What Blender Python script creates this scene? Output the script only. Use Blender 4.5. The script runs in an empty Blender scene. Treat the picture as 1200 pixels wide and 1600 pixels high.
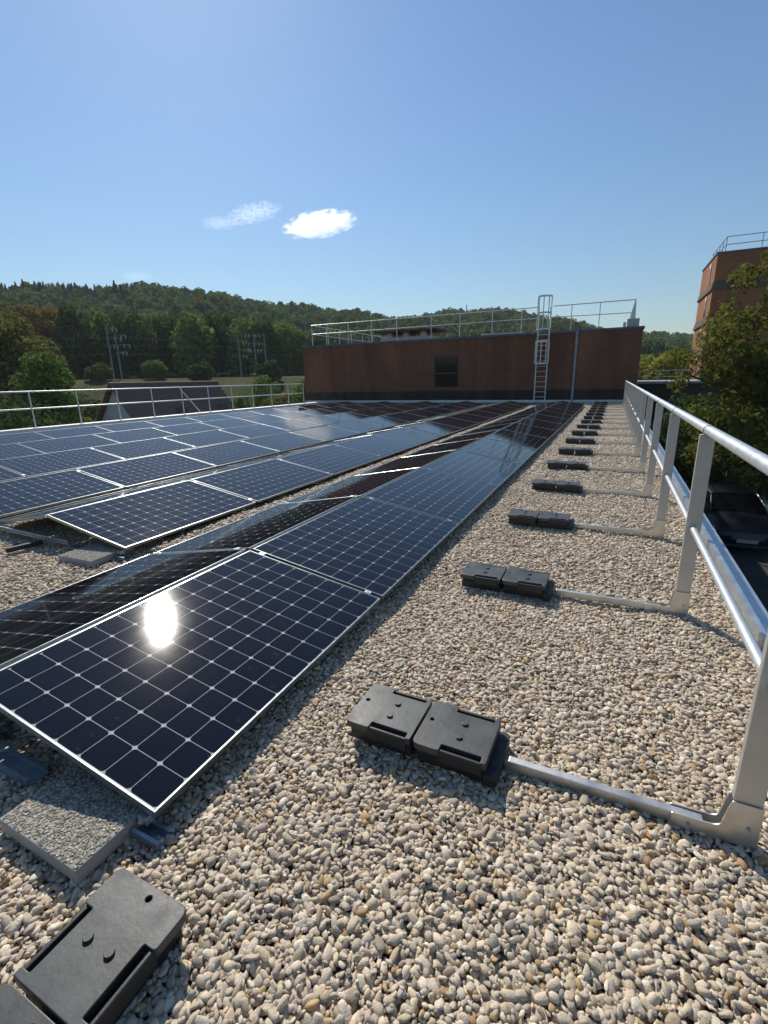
import bpy, bmesh, math, random
import numpy as np
from mathutils import Matrix, Vector

random.seed(7)
RNG = np.random.default_rng(7)
SC = bpy.context.scene
COL = SC.collection
R = math.radians

# ------------------------------------------------------------------ camera
CAM = Vector((1.2113, -0.7690, 1.4242))
YAW, PITCH, ROLL = -0.445731, -0.271644, -0.022417
fwd = Vector((math.sin(YAW)*math.cos(PITCH), math.cos(YAW)*math.cos(PITCH), math.sin(PITCH)))
rgt = Vector((math.cos(YAW), -math.sin(YAW), 0))
up = rgt.cross(fwd)
r2 = rgt*math.cos(ROLL) + up*math.sin(ROLL)
u2 = -rgt*math.sin(ROLL) + up*math.cos(ROLL)
cd = bpy.data.cameras.new('camera')
cam = bpy.data.objects.new('camera', cd)
COL.objects.link(cam)
m = Matrix((r2, u2, -fwd)).transposed().to_4x4()
m.translation = CAM
cam.matrix_world = m
cd.sensor_fit = 'HORIZONTAL'
cd.sensor_width = 36.0
cd.lens = 740.233/1200*36.0
cd.clip_start = 0.02
cd.clip_end = 8000
SC.camera = cam

# ------------------------------------------------------------------ light
SUN_EL, SUN_AZ = R(40.2), R(-44.8)          # azimuth from +Y towards +X
w = bpy.data.worlds.new('World')
SC.world = w
w.use_nodes = True
nt = w.node_tree
nt.nodes.clear()
sky = nt.nodes.new('ShaderNodeTexSky')
sky.sky_type = 'NISHITA'
sky.sun_disc = False
sky.sun_elevation = SUN_EL
sky.sun_rotation = SUN_AZ
sky.altitude = 300
sky.air_density = 1.55
sky.dust_density = 0.30
sky.ozone_density = 8.0
bg = nt.nodes.new('ShaderNodeBackground')
bg.inputs['Strength'].default_value = 0.10
wo = nt.nodes.new('ShaderNodeOutputWorld')
nt.links.new(sky.outputs[0], bg.inputs['Color'])
nt.links.new(bg.outputs[0], wo.inputs['Surface'])

sl = bpy.data.lights.new('sun', 'SUN')
sl.energy = 5.0
sl.angle = R(0.53)
sl.color = (1.0, 0.94, 0.84)
so = bpy.data.objects.new('sun', sl)
COL.objects.link(so)
sdir = Vector((math.sin(SUN_AZ)*math.cos(SUN_EL), math.cos(SUN_AZ)*math.cos(SUN_EL), math.sin(SUN_EL)))
so.rotation_euler = sdir.to_track_quat('Z', 'Y').to_euler()
so.location = (-20, 20, 40)

vs = SC.view_settings
vs.view_transform = 'Standard'
vs.look = 'None'
vs.exposure = 0.0
vs.gamma = 1.0
vs.use_curve_mapping = False
SC.cycles.use_denoising = True
SC.cycles.max_bounces = 8
SC.cycles.volume_bounces = 4
SC.cycles.transparent_max_bounces = 12

# ------------------------------------------------------------------ materials
def new_mat(name):
    mt = bpy.data.materials.new(name)
    mt.use_nodes = True
    n = mt.node_tree
    b = n.nodes['Principled BSDF']
    return mt, n, b

def nd(n, t, **kw):
    x = n.nodes.new(t)
    for k, v in kw.items():
        if k in x.inputs:
            x.inputs[k].default_value = v
        else:
            setattr(x, k, v)
    return x

def ramp(n, fac, stops):
    c = n.nodes.new('ShaderNodeValToRGB')
    e = c.color_ramp.elements
    while len(e) < len(stops):
        e.new(0.5)
    for i, (p, col) in enumerate(stops):
        e[i].position = p
        e[i].color = (*col, 1)
    n.links.new(fac, c.inputs[0])
    return c.outputs[0]

def mix(n, a, b, fac, mode='MIX'):
    x = n.nodes.new('ShaderNodeMix')
    x.data_type = 'RGBA'
    x.blend_type = mode
    for s, v in ((x.inputs[0], fac), (x.inputs[6], a), (x.inputs[7], b)):
        if hasattr(v, 'is_output'):
            n.links.new(v, s)
        elif isinstance(v, (tuple, list)):
            s.default_value = (*v, 1)
        else:
            s.default_value = v
    return x.outputs[2]

def coords(n, kind='Object', scale=(1, 1, 1)):
    tc = n.nodes.new('ShaderNodeTexCoord')
    mp = n.nodes.new('ShaderNodeMapping')
    mp.inputs['Scale'].default_value = scale
    n.links.new(tc.outputs[kind], mp.inputs[0])
    return mp.outputs[0]

def noise(n, vec, scale, detail=4, rough=.6):
    x = nd(n, 'ShaderNodeTexNoise', Scale=scale, Detail=detail, Roughness=rough)
    n.links.new(vec, x.inputs['Vector'])
    return x.outputs['Fac']

def bump(n, b, h, strength=.3, dist=.01):
    x = nd(n, 'ShaderNodeBump', Strength=strength, Distance=dist)
    n.links.new(h, x.inputs['Height'])
    n.links.new(x.outputs[0], b.inputs['Normal'])

def simple(name, c1, c2=None, scale=6, rough=.6, metal=0.0, bmp=.0, bdist=.004, stretch=(1, 1, 1), rough_var=0.0, kind='Object', spec=.5):
    mt, n, b = new_mat(name)
    v = coords(n, kind, stretch)
    f = noise(n, v, scale)
    if c2 is None:
        c2 = tuple(x*.8 for x in c1)
    n.links.new(ramp(n, f, ((.3, c1), (.7, c2))), b.inputs['Base Color'])
    b.inputs['Metallic'].default_value = metal
    b.inputs['Roughness'].default_value = rough
    b.inputs['Specular IOR Level'].default_value = spec
    if rough_var:
        mr = nd(n, 'ShaderNodeMapRange')
        mr.inputs[1].default_value = .3
        mr.inputs[2].default_value = .7
        mr.inputs[3].default_value = rough - rough_var
        mr.inputs[4].default_value = rough + rough_var
        n.links.new(noise(n, v, scale*1.7), mr.inputs[0])
        n.links.new(mr.outputs[0], b.inputs['Roughness'])
    if bmp:
        bump(n, b, noise(n, v, scale*6), bmp, bdist)
    return mt

M = {}
M['alu'] = simple('aluminium', (.62, .61, .58), (.5, .49, .47), 9, .42, .85, .05, .001, rough_var=.08)
M['post'] = simple('anodised post', (.56, .53, .49), (.47, .45, .42), 7, .5, .55, .04, .001, rough_var=.08)
M['galv'] = simple('galvanised tube', (.66, .69, .70), (.58, .61, .63), 9, .40, .6, rough_var=.05)
M['frame'] = simple('panel frame', (.38, .41, .41), (.33, .36, .36), 14, .31, .92, rough_var=.05)
M['pipe'] = simple('grey pipe', (.34, .37, .40), (.28, .31, .34), 4, .55, .3)
M['steel'] = simple('galvanised channel', (.36, .41, .46), (.25, .3, .35), 22, .42, .8, .1, .001, rough_var=.1)
M['white_steel'] = simple('painted steel rail', (.72, .73, .72), (.6, .61, .6), 8, .4, .3, rough_var=.08)
M['plastic'] = simple('black recycled plastic', (.012, .013, .014), (.019, .021, .022), 13, .5, 0, .25, .002, rough_var=.1)  # near black: the shade on counterweight sides and handles is put into the colour
M['plastic_top'] = simple('dusty black recycled plastic', (.020, .023, .024), (.055, .060, .060), 9, .48, 0, .25, .002, rough_var=.1)  # lighter copy of the same plastic, lit look of the top painted in
M['plastic_dark'] = simple('black plastic recess', (.012, .013, .014), None, 13, .6)
M['seam'] = simple('dark joint', (.03, .035, .04), None, 9, .6)
M['flash'] = simple('aluminium flashing', (.66, .71, .75), (.52, .57, .61), 5, .36, .8, .08, .002, rough_var=.1)
M['coping_w'] = simple('white coping', (.78, .78, .76), (.66, .66, .64), 3, .5, .1, .05, .002)
M['zinc'] = simple('dark zinc coping', (.12, .15, .18), (.08, .1, .125), 4, .45, .5)
M['concrete'] = simple('concrete', (.36, .35, .33), (.27, .26, .25), 5, .85, 0, .4, .004)
M['concrete_l'] = simple('pale concrete', (.52, .51, .48), (.42, .41, .39), 4, .8, 0, .3, .004)
M['render_w'] = simple('white render', (.66, .65, .6), (.55, .54, .5), 2, .85, 0, .2, .004)
M['asphalt'] = simple('asphalt', (.02, .021, .022), (.032, .032, .033), 3, .9, 0, .5, .006)
M['bark'] = simple('bark', (.05, .038, .027), (.085, .066, .048), 9, .9, 0, .8, .02, (1, 1, .3))
M['wood_dark'] = simple('dark slab', (.05, .042, .036), (.075, .065, .055), 4, .8)
M['mast'] = simple('weathered steel mast', (.26, .27, .27), (.19, .2, .2), 5, .7, .2)
M['wire'] = simple('dull copper wire', (.10, .10, .10), None, 5, .8)
M['glass_dark'] = simple('window glass', (.005, .006, .007), None, 3, .06, 0, spec=.3)
M['car_paint'] = simple('dark car paint', (.006, .007, .010), (.009, .010, .014), 2, .3, .0, spec=.3)
M['car_trim'] = simple('chrome trim', (.6, .62, .64), None, 8, .2, .9)
M['car_light'] = simple('headlight lens', (.55, .6, .65), (.4, .44, .5), 30, .12, .4)
M['tyre'] = simple('tyre rubber', (.02, .02, .021), None, 30, .85)
M['plate'] = simple('number plate', (.3, .31, .32), None, 12, .5)
M['frame_dark'] = simple('dark window frame', (.10, .085, .065), (.08, .065, .05), 6, .6)
M['beige'] = simple('window surround', (.26, .21, .15), (.2, .165, .12), 6, .7)

def terracotta(name, c1, c2, c3):
    mt, n, b = new_mat(name)
    streak = noise(n, coords(n, 'Object', (1.0, 1.0, .12)), 1.1, 7, .55)
    mott = noise(n, coords(n, 'Object'), 3.5, 6, .65)
    blot = noise(n, coords(n, 'Object', (1, 1, .6)), .55, 5, .6)
    base = ramp(n, streak, ((.32, c1), (.52, c2), (.75, c3)))
    col = mix(n, base, (.62, .6, .6), ramp(n, blot, ((.38, (.0,)*3), (.72, (.75,)*3))), 'MULTIPLY')
    col = mix(n, col, ramp(n, mott, ((.3, (.86, .85, .84)), (.7, (1.08, 1.08, 1.08)))), 1.0, 'MULTIPLY')
    n.links.new(col, b.inputs['Base Color'])
    b.inputs['Roughness'].default_value = .9
    b.inputs['Specular IOR Level'].default_value = .2
    bump(n, b, noise(n, coords(n), 30), .3, .004)
    return mt
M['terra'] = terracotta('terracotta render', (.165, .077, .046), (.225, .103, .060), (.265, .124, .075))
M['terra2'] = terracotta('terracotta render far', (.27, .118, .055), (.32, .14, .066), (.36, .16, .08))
M['plinth'] = terracotta('stained concrete plinth', (.036, .032, .029), (.06, .052, .045), (.095, .082, .07))
M['skirt'] = terracotta('weathered concrete band', (.10, .072, .054), (.14, .10, .074), (.18, .13, .098))

# pebbles: colour comes with every stone
def pebble_mat():
    mt, n, b = new_mat('river pebble')
    at = n.nodes.new('ShaderNodeAttribute')
    at.attribute_type = 'INSTANCER'
    at.attribute_name = 'tint'
    f = noise(n, coords(n, 'Object'), 2.2, 5, .65)
    vein = ramp(n, f, ((.25, (.66, .64, .62)), (.55, (1, 1, 1)), (.8, (1.1, 1.09, 1.06))))
    n.links.new(mix(n, at.outputs['Color'], vein, 1.0, 'MULTIPLY'), b.inputs['Base Color'])
    b.inputs['Roughness'].default_value = .62
    b.inputs['Specular IOR Level'].default_value = .35
    bump(n, b, noise(n, coords(n, 'Object'), 9, 3), .25, .08)
    return mt
M['pebble'] = pebble_mat()

def bed_mat():
    mt, n, b = new_mat('gravel bed')
    v = coords(n, 'Object')
    vo = nd(n, 'ShaderNodeTexVoronoi', Scale=34.0, Randomness=1.0)
    n.links.new(v, vo.inputs['Vector'])
    c = ramp(n, vo.outputs['Color'], ((.1, (.16, .14, .115)), (.4, (.34, .31, .27)), (.7, (.44, .41, .37)), (.95, (.5, .47, .43))))
    n.links.new(mix(n, c, ramp(n, vo.outputs['Distance'], ((.3, (1, 1, 1)), (.62, (.35, .33, .3)))), 1.0, 'MULTIPLY'), b.inputs['Base Color'])
    inv = nd(n, 'ShaderNodeMath', operation='SUBTRACT')
    inv.inputs[0].default_value = 1
    n.links.new(vo.outputs['Distance'], inv.inputs[1])
    bump(n, b, inv.outputs[0], .9, .02)
    b.inputs['Roughness'].default_value = .8
    return mt
M['bed'] = bed_mat()

def paver_mat():
    mt, n, b = new_mat('exposed aggregate')
    vo = nd(n, 'ShaderNodeTexVoronoi', Scale=110.0)
    n.links.new(coords(n), vo.inputs['Vector'])
    c = ramp(n, vo.outputs['Color'], ((.1, (.24, .21, .16)), (.45, (.46, .42, .34)), (.75, (.56, .49, .38)), (.95, (.64, .59, .5))))
    n.links.new(mix(n, c, ramp(n, vo.outputs['Distance'], ((.35, (1, 1, 1)), (.65, (.45, .44, .42)))), 1.0, 'MULTIPLY'), b.inputs['Base Color'])
    inv = nd(n, 'ShaderNodeMath', operation='SUBTRACT')
    inv.inputs[0].default_value = 1
    n.links.new(vo.outputs['Distance'], inv.inputs[1])
    bump(n, b, inv.outputs[0], .8, .005)
    b.inputs['Roughness'].default_value = .8
    return mt
M['paver'] = paver_mat()

# solar laminate
mt, n, b = new_mat('mono silicon cell')
v = coords(n, 'Object')
f = noise(n, v, 3.0)
n.links.new(ramp(n, f, ((.3, (.0035, .0042, .0095)), (.7, (.0055, .0062, .013)))), b.inputs['Base Color'])
b.inputs['Roughness'].default_value = .9
b.inputs['Specular IOR Level'].default_value = 0.0
M['cell'] = mt
M['backsheet'] = simple('white backsheet', (.30, .32, .34), (.27, .29, .31), 5, .6)

def glass_mat():
    mt = bpy.data.materials.new('dusty module glass')
    mt.use_nodes = True
    n = mt.node_tree
    n.nodes.clear()
    out = n.nodes.new('ShaderNodeOutputMaterial')
    tr = n.nodes.new('ShaderNodeBsdfTransparent')
    gl = n.nodes.new('ShaderNodeBsdfGlossy')
    gl.distribution = 'GGX'
    fr = nd(n, 'ShaderNodeFresnel', IOR=1.42)
    geo = n.nodes.new('ShaderNodeNewGeometry')
    ior = nd(n, 'ShaderNodeMapRange')              # same pane from both sides
    ior.inputs[3].default_value = 1.42
    ior.inputs[4].default_value = 1/1.42
    n.links.new(geo.outputs['Backfacing'], ior.inputs[0])
    n.links.new(ior.outputs[0], fr.inputs['IOR'])
    v = coords(n, 'Object')
    grain = noise(n, v, 420, 2, .7)
    smear = noise(n, coords(n, 'Object', (1, .35, 1)), 5.0, 6, .7)
    bp = nd(n, 'ShaderNodeBump', Strength=.006, Distance=.001)
    n.links.new(grain, bp.inputs['Height'])
    mr = nd(n, 'ShaderNodeMapRange')
    mr.inputs[1].default_value = .35
    mr.inputs[2].default_value = .75
    mr.inputs[3].default_value = .050
    mr.inputs[4].default_value = .072
    n.links.new(smear, mr.inputs[0])
    n.links.new(mr.outputs[0], gl.inputs['Roughness'])
    n.links.new(bp.outputs[0], gl.inputs['Normal'])
    m1 = n.nodes.new('ShaderNodeMixShader')
    n.links.new(fr.outputs[0], m1.inputs[0])
    n.links.new(tr.outputs[0], m1.inputs[1])
    n.links.new(gl.outputs[0], m1.inputs[2])
    # thin dust film and a few dried drops
    df = nd(n, 'ShaderNodeBsdfDiffuse')
    df.inputs['Color'].default_value = (.5, .48, .45, 1)
    oi = n.nodes.new('ShaderNodeObjectInfo')
    off = nd(n, 'ShaderNodeVectorMath', operation='MULTIPLY_ADD')
    off.inputs[1].default_value = (37.0, 53.0, 11.0)
    n.links.new(oi.outputs['Random'], off.inputs[0])
    n.links.new(coords(n, 'Object', (1, 1.6, 1)), off.inputs[2])
    spots = noise(n, off.outputs[0], 13, 4, .6)
    sp = nd(n, 'ShaderNodeMapRange')
    sp.inputs[1].default_value = .67
    sp.inputs[2].default_value = .80
    sp.inputs[3].default_value = .003
    sp.inputs[4].default_value = .16
    n.links.new(spots, sp.inputs[0])
    m2 = n.nodes.new('ShaderNodeMixShader')
    n.links.new(sp.outputs[0], m2.inputs[0])
    n.links.new(m1.outputs[0], m2.inputs[1])
    n.links.new(df.outputs[0], m2.inputs[2])
    n.links.new(m2.outputs[0], out.inputs['Surface'])
    return mt
M['glass'] = glass_mat()

def leaf_mat(name, c1, c2, c3, trans=.35, instancer=False, patch=.35):
    mt = bpy.data.materials.new(name)
    mt.use_nodes = True
    n = mt.node_tree
    n.nodes.clear()
    out = n.nodes.new('ShaderNodeOutputMaterial')
    geo = n.nodes.new('ShaderNodeNewGeometry')
    v = coords(n, 'Object')
    f = noise(n, v, patch, 3, .6)
    ad = nd(n, 'ShaderNodeMath', operation='MULTIPLY_ADD')
    n.links.new(geo.outputs['Random Per Island'], ad.inputs[0])
    ad.inputs[1].default_value = .5
    n.links.new(f, ad.inputs[2])
    mr = nd(n, 'ShaderNodeMath', operation='MULTIPLY')
    n.links.new(ad.outputs[0], mr.inputs[0])
    mr.inputs[1].default_value = .66
    col = ramp(n, mr.outputs[0], ((.22, c1), (.5, c2), (.8, c3)))
    if instancer:
        at = n.nodes.new('ShaderNodeAttribute')
        at.attribute_type = 'INSTANCER'
        at.attribute_name = 'tint'
        col = mix(n, col, at.outputs['Color'], 1.0, 'MULTIPLY')
    d = nd(n, 'ShaderNodeBsdfDiffuse')
    t = nd(n, 'ShaderNodeBsdfTranslucent')
    n.links.new(col, d.inputs[0])
    n.links.new(col, t.inputs[0])
    ms = n.nodes.new('ShaderNodeMixShader')
    ms.inputs[0].default_value = trans
    n.links.new(d.outputs[0], ms.inputs[1])
    n.links.new(t.outputs[0], ms.inputs[2])
    n.links.new(ms.outputs[0], out.inputs['Surface'])
    return mt
M['leaf_forest'] = leaf_mat('forest leaves', (0.082, 0.120, 0.042), (0.130, 0.186, 0.058), (0.201, 0.251, 0.079), .3, True, .2)
M['leaf_dark'] = leaf_mat('dark leaves', (0.057, 0.082, 0.032), (0.085, 0.118, 0.043), (0.121, 0.162, 0.054), .3)
M['leaf_mid'] = leaf_mat('green leaves', (0.100, 0.155, 0.043), (0.157, 0.226, 0.059), (0.223, 0.289, 0.083), .35)
M['leaf_rust'] = leaf_mat('turning leaves', (0.145, 0.102, 0.029), (0.217, 0.138, 0.041), (0.246, 0.174, 0.051), .35)
M['leaf_olive'] = leaf_mat('olive leaves', (0.121, 0.129, 0.036), (0.172, 0.172, 0.050), (0.224, 0.216, 0.066), .35)
M['leaf_yellow'] = leaf_mat('yellow green leaves', (0.195, 0.225, 0.040), (0.293, 0.309, 0.054), (0.390, 0.375, 0.072), .4)
M['leaf_near'] = leaf_mat('tree leaves', (0.092, 0.106, 0.024), (0.144, 0.154, 0.033), (0.203, 0.194, 0.045), .42, False, .5)
M['conifer'] = leaf_mat('spruce needles', (0.036, 0.066, 0.041), (0.056, 0.097, 0.056), (0.082, 0.128, 0.071), .15, True)

def terrain_mat():
    mt, n, b = new_mat('meadow and scrub')
    v = coords(n, 'Object')
    f = noise(n, v, .06, 8, .65)
    g = noise(n, v, 1.3, 5, .7)
    c = ramp(n, f, ((.3, (.05, .065, .022)), (.5, (.085, .09, .034)), (.66, (.15, .125, .06)), (.8, (.11, .11, .045))))
    n.links.new(mix(n, c, ramp(n, g, ((.3, (.55, .55, .5)), (.7, (1.15, 1.15, 1.1)))), 1.0, 'MULTIPLY'), b.inputs['Base Color'])
    b.inputs['Roughness'].default_value = 1.0
    b.inputs['Specular IOR Level'].default_value = .05
    bump(n, b, g, 1.0, .4)
    return mt
M['terrain'] = terrain_mat()
M['lawn'] = simple('mown lawn', (.04, .06, .016), (.055, .08, .02), 4, .95, 0, .8, .02)
M['rooftile'] = simple('brown clay tiles', (.10, .072, .058), (.15, .11, .088), 14, .85, 0, .5, .01)
M['tile_dark'] = simple('dark slate', (.05, .04, .038), (.07, .055, .05), 9, .8)

# ------------------------------------------------------------------ mesh helpers
class MB:
    def __init__(s):
        s.v, s.f = [], []
    def add(s, vs, fs):
        o = len(s.v)
        s.v += [tuple(p) for p in vs]
        s.f += [tuple(i + o for i in q) for q in fs]
        return s
    def box(s, x0, x1, y0, y1, z0, z1):
        return s.add([(x0, y0, z0), (x1, y0, z0), (x1, y1, z0), (x0, y1, z0), (x0, y0, z1), (x1, y0, z1), (x1, y1, z1), (x0, y1, z1)],
                     [(0, 3, 2, 1), (4, 5, 6, 7), (0, 1, 5, 4), (1, 2, 6, 5), (2, 3, 7, 6), (3, 0, 4, 7)])
    def prism(s, poly, z0, z1, f=lambda p: p):
        k = len(poly)
        vs = [f((x, y, z0)) for x, y in poly] + [f((x, y, z1)) for x, y in poly]
        return s.add(vs, [tuple(reversed(range(k))), tuple(range(k, 2*k))] + [(i, (i+1) % k, k+(i+1) % k, k+i) for i in range(k)])
    def tube(s, pts, r, k=10, r_end=None, caps=True):
        pts = [Vector(p) for p in pts]
        L = len(pts)
        base = len(s.v)
        prev = None
        for i, p in enumerate(pts):
            t = (pts[min(i+1, L-1)] - pts[max(i-1, 0)]).normalized()
            if prev is None:
                a = t.orthogonal().normalized()
            else:
                a = (prev - t*prev.dot(t)).normalized()
            prev = a
            bb = t.cross(a)
            rr = r if r_end is None else r + (r_end - r)*i/(L-1)
            for j in range(k):
                an = 2*math.pi*j/k
                s.v.append(tuple(p + (a*math.cos(an) + bb*math.sin(an))*rr))
        for i in range(L-1):
            for j in range(k):
                a0 = base+i*k+j
                a1 = base+i*k+(j+1) % k
                s.f.append((a0, a1, a1+k, a0+k))
        if caps:
            s.f.append(tuple(reversed(range(base, base+k))))
            s.f.append(tuple(range(base+(L-1)*k, base+L*k)))
        return s
    def mesh(s, name, mat, smooth=False, bevel=0):
        me = bpy.data.meshes.new(name)
        me.from_pydata(s.v, [], s.f)
        if bevel:
            bm = bmesh.new()
            bm.from_mesh(me)
            eds = [e for e in bm.edges if len(e.link_faces) == 2 and e.calc_face_angle(0) > .5]
            bmesh.ops.bevel(bm, geom=eds, offset=bevel, segments=2, affect='EDGES', profile=.5)
            bm.to_mesh(me)
            bm.free()
        if smooth:
            me.polygons.foreach_set('use_smooth', [True]*len(me.polygons))
            try:
                me.set_sharp_from_angle(angle=R(40))
            except Exception:
                pass
        if mat is not None:
            me.materials.append(M[mat] if isinstance(mat, str) else mat)
        me.update()
        return me
    def build(s, name, mat, parent=None, smooth=False, bevel=0):
        return link(name, s.mesh(name, mat, smooth, bevel), parent)

def link(name, me, parent=None, mw=None):
    o = bpy.data.objects.new(name, me)
    COL.objects.link(o)
    if parent is not None:
        o.parent = parent
    if mw is not None:
        o.matrix_local = mw
    return o

def tag(o, label, cat=None, group=None, kind=None):
    if label:
        o['label'] = label
    if cat:
        o['category'] = cat
    if group:
        o['group'] = group
    if kind:
        o['kind'] = kind
    return o

def thing(name, label, cat, loc=(0, 0, 0), rotz=0, group=None):
    o = bpy.data.objects.new(name, None)
    o.empty_display_size = .1
    COL.objects.link(o)
    o.location = loc
    o.rotation_euler = (0, 0, rotz)
    return tag(o, label, cat, group)

def structure(o):
    o['kind'] = 'structure'
    return o

ORD = ['first', 'second', 'third', 'fourth', 'fifth', 'sixth', 'seventh', 'eighth', 'ninth', 'tenth', 'eleventh', 'twelfth',
       'thirteenth', 'fourteenth', 'fifteenth', 'sixteenth', 'seventeenth', 'eighteenth', 'nineteenth', 'twentieth']

def np_mesh(name, V, Q, mat, smooth=False):
    me = bpy.data.meshes.new(name)
    k = Q.shape[1]
    me.vertices.add(len(V))
    me.vertices.foreach_set('co', np.ascontiguousarray(V, dtype=np.float32).ravel())
    me.loops.add(Q.size)
    me.loops.foreach_set('vertex_index', np.ascontiguousarray(Q, dtype=np.int32).ravel())
    me.polygons.add(len(Q))
    me.polygons.foreach_set('loop_start', np.arange(0, Q.size, k, dtype=np.int32))
    me.polygons.foreach_set('loop_total', np.full(len(Q), k, dtype=np.int32))
    if smooth:
        me.polygons.foreach_set('use_smooth', np.ones(len(Q), dtype=bool))
    me.materials.append(M[mat] if isinstance(mat, str) else mat)
    me.update(calc_edges=True)
    me.validate()
    return me

def scatter(name, P, rot, scl, tint, idx, sources, label, cat):
    """one object whose points carry rotation, size, tint and source index; geometry nodes set a source mesh on every point"""
    coll = bpy.data.collections.new(name + '_sources')
    for i, me in enumerate(sources):
        coll.objects.link(bpy.data.objects.new('%s_source_%02d' % (name, i), me))
    me = bpy.data.meshes.new(name)
    me.vertices.add(len(P))
    me.vertices.foreach_set('co', P.astype(np.float32).ravel())
    for nm, ty, arr, key in (('rot', 'FLOAT_VECTOR', rot, 'vector'), ('scl', 'FLOAT_VECTOR', scl, 'vector'),
                             ('tint', 'FLOAT_COLOR', tint, 'color'), ('idx', 'INT', idx, 'value')):
        a = me.attributes.new(nm, ty, 'POINT')
        a.data.foreach_set(key, arr.astype(np.int32 if ty == 'INT' else np.float32).ravel())
    me.update()
    o = link(name, me)
    tag(o, label, cat, None, 'stuff')
    g = bpy.data.node_groups.new(name + '_nodes', 'GeometryNodeTree')
    g.interface.new_socket('Geometry', in_out='INPUT', socket_type='NodeSocketGeometry')
    g.interface.new_socket('Geometry', in_out='OUTPUT', socket_type='NodeSocketGeometry')
    gi = g.nodes.new('NodeGroupInput')
    go = g.nodes.new('NodeGroupOutput')
    iop = g.nodes.new('GeometryNodeInstanceOnPoints')
    ci = g.nodes.new('GeometryNodeCollectionInfo')
    ci.inputs['Collection'].default_value = coll
    ci.inputs['Separate Children'].default_value = True
    ci.inputs['Reset Children'].default_value = True
    def na(nm, ty):
        x = g.nodes.new('GeometryNodeInputNamedAttribute')
        x.data_type = ty
        x.inputs['Name'].default_value = nm
        return [s for s in x.outputs if s.enabled and s.name == 'Attribute'][0]
    e2r = g.nodes.new('FunctionNodeEulerToRotation')
    L = g.links.new
    L(gi.outputs[0], iop.inputs['Points'])
    L(ci.outputs[0], iop.inputs['Instance'])
    iop.inputs['Pick Instance'].default_value = True
    L(na('idx', 'INT'), iop.inputs['Instance Index'])
    L(na('rot', 'FLOAT_VECTOR'), e2r.inputs[0])
    L(e2r.outputs[0], iop.inputs['Rotation'])
    L(na('scl', 'FLOAT_VECTOR'), iop.inputs['Scale'])
    L(iop.outputs[0], go.inputs[0])
    md = o.modifiers.new('scatter', 'NODES')
    md.node_group = g
    return o

# ------------------------------------------------------------------ terrain
AZP = [-180, -110, -75, -61.7, -59.3, -56.6, -51.5, -47.9, -43.6, -39, -34.3, -29.4, -25, -21.4, -17.9, -13.7, -8.9, 2.1, 5.8, 12.3, 40, 110, 180]
ELP = [2.5, 5.0, 8.2, 8.5, 8.7, 8.4, 8.6, 8.8, 8.8, 8.1, 7.35, 6.75, 6.45, 6.5, 6.9, 6.6, 5.85, 3.7, 3.2, 2.25, 2.5, 2.5, 2.5]
G0 = -3.8
def hump(az, rr):
    return math.sin(az*.31 + rr*.013)*1.6 + math.sin(az*.83 - rr*.021)*1.0
RR = 430.0
def ground_z(az, rr):
    el = np.interp(az, AZP, ELP)
    top = 1.42 + RR*math.tan(R(el)) - 11.0
    def ss(a, b, x):
        t = min(1, max(0, (x-a)/(b-a)))
        return t*t*(3-2*t)
    left = ss(-22, -34, az) * ss(-150, -100, az) if az < -22 else 0
    bank = G0 + (2.45 - G0)*ss(60, 88, rr)
    flat = G0 + 1.5*ss(60, 140, rr)
    z = left*bank + (1-left)*flat
    t = min(1.15, max(0, (rr-125)/(RR-125)))
    rise = ss(0, 1, min(t, 1))**.9
    z = z + (top - z)*rise
    if rr > RR:
        z -= (rr-RR)*.04*min(1, (rr-RR)/300)
        z = max(z, G0)
    if rr > 110:
        z += hump(az, rr)*min(1, (rr-110)/100)
    return z
azs = np.concatenate([np.arange(-180, -70, 5.0), np.arange(-70, 20, 1.0), np.arange(20, 180, 5.0)])
rings = [0.0, 6, 14, 26, 40, 55, 62, 68, 74, 80, 85, 90, 97, 105, 115, 125, 140, 160, 185, 210, 240, 270, 300, 330, 360, 390, 410, 430, 460, 520, 650, 780, 950]
TV, TQ = [], []
for rr in rings:
    for a in azs:
        TV.append((CAM.x + rr*math.sin(R(a)), CAM.y + rr*math.cos(R(a)), ground_z(a, rr)))
na_ = len(azs)
for i in range(len(rings)-1):
    for j in range(na_):
        k = (j+1) % na_
        TQ.append((i*na_+j, i*na_+k, (i+1)*na_+k, (i+1)*na_+j))
terrain = link('terrain', np_mesh('terrain', np.array(TV), np.array(TQ)[:, ::-1], 'terrain', True))
structure(terrain)
def polar(az, rr, dz=0.0):
    return Vector((CAM.x + rr*math.sin(R(az)), CAM.y + rr*math.cos(R(az)), ground_z(az, rr) + dz))

structure(MB().box(2.9, 60, -30, 60, G0+.004, G0+.03).build('car_park', 'asphalt'))
structure(MB().prism([(5.9, 20.5), (8.6, 20.5), (9.8, 36), (6.4, 40), (5.2, 32)], G0+.034, G0+.12).build('lawn', 'lawn'))

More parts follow.
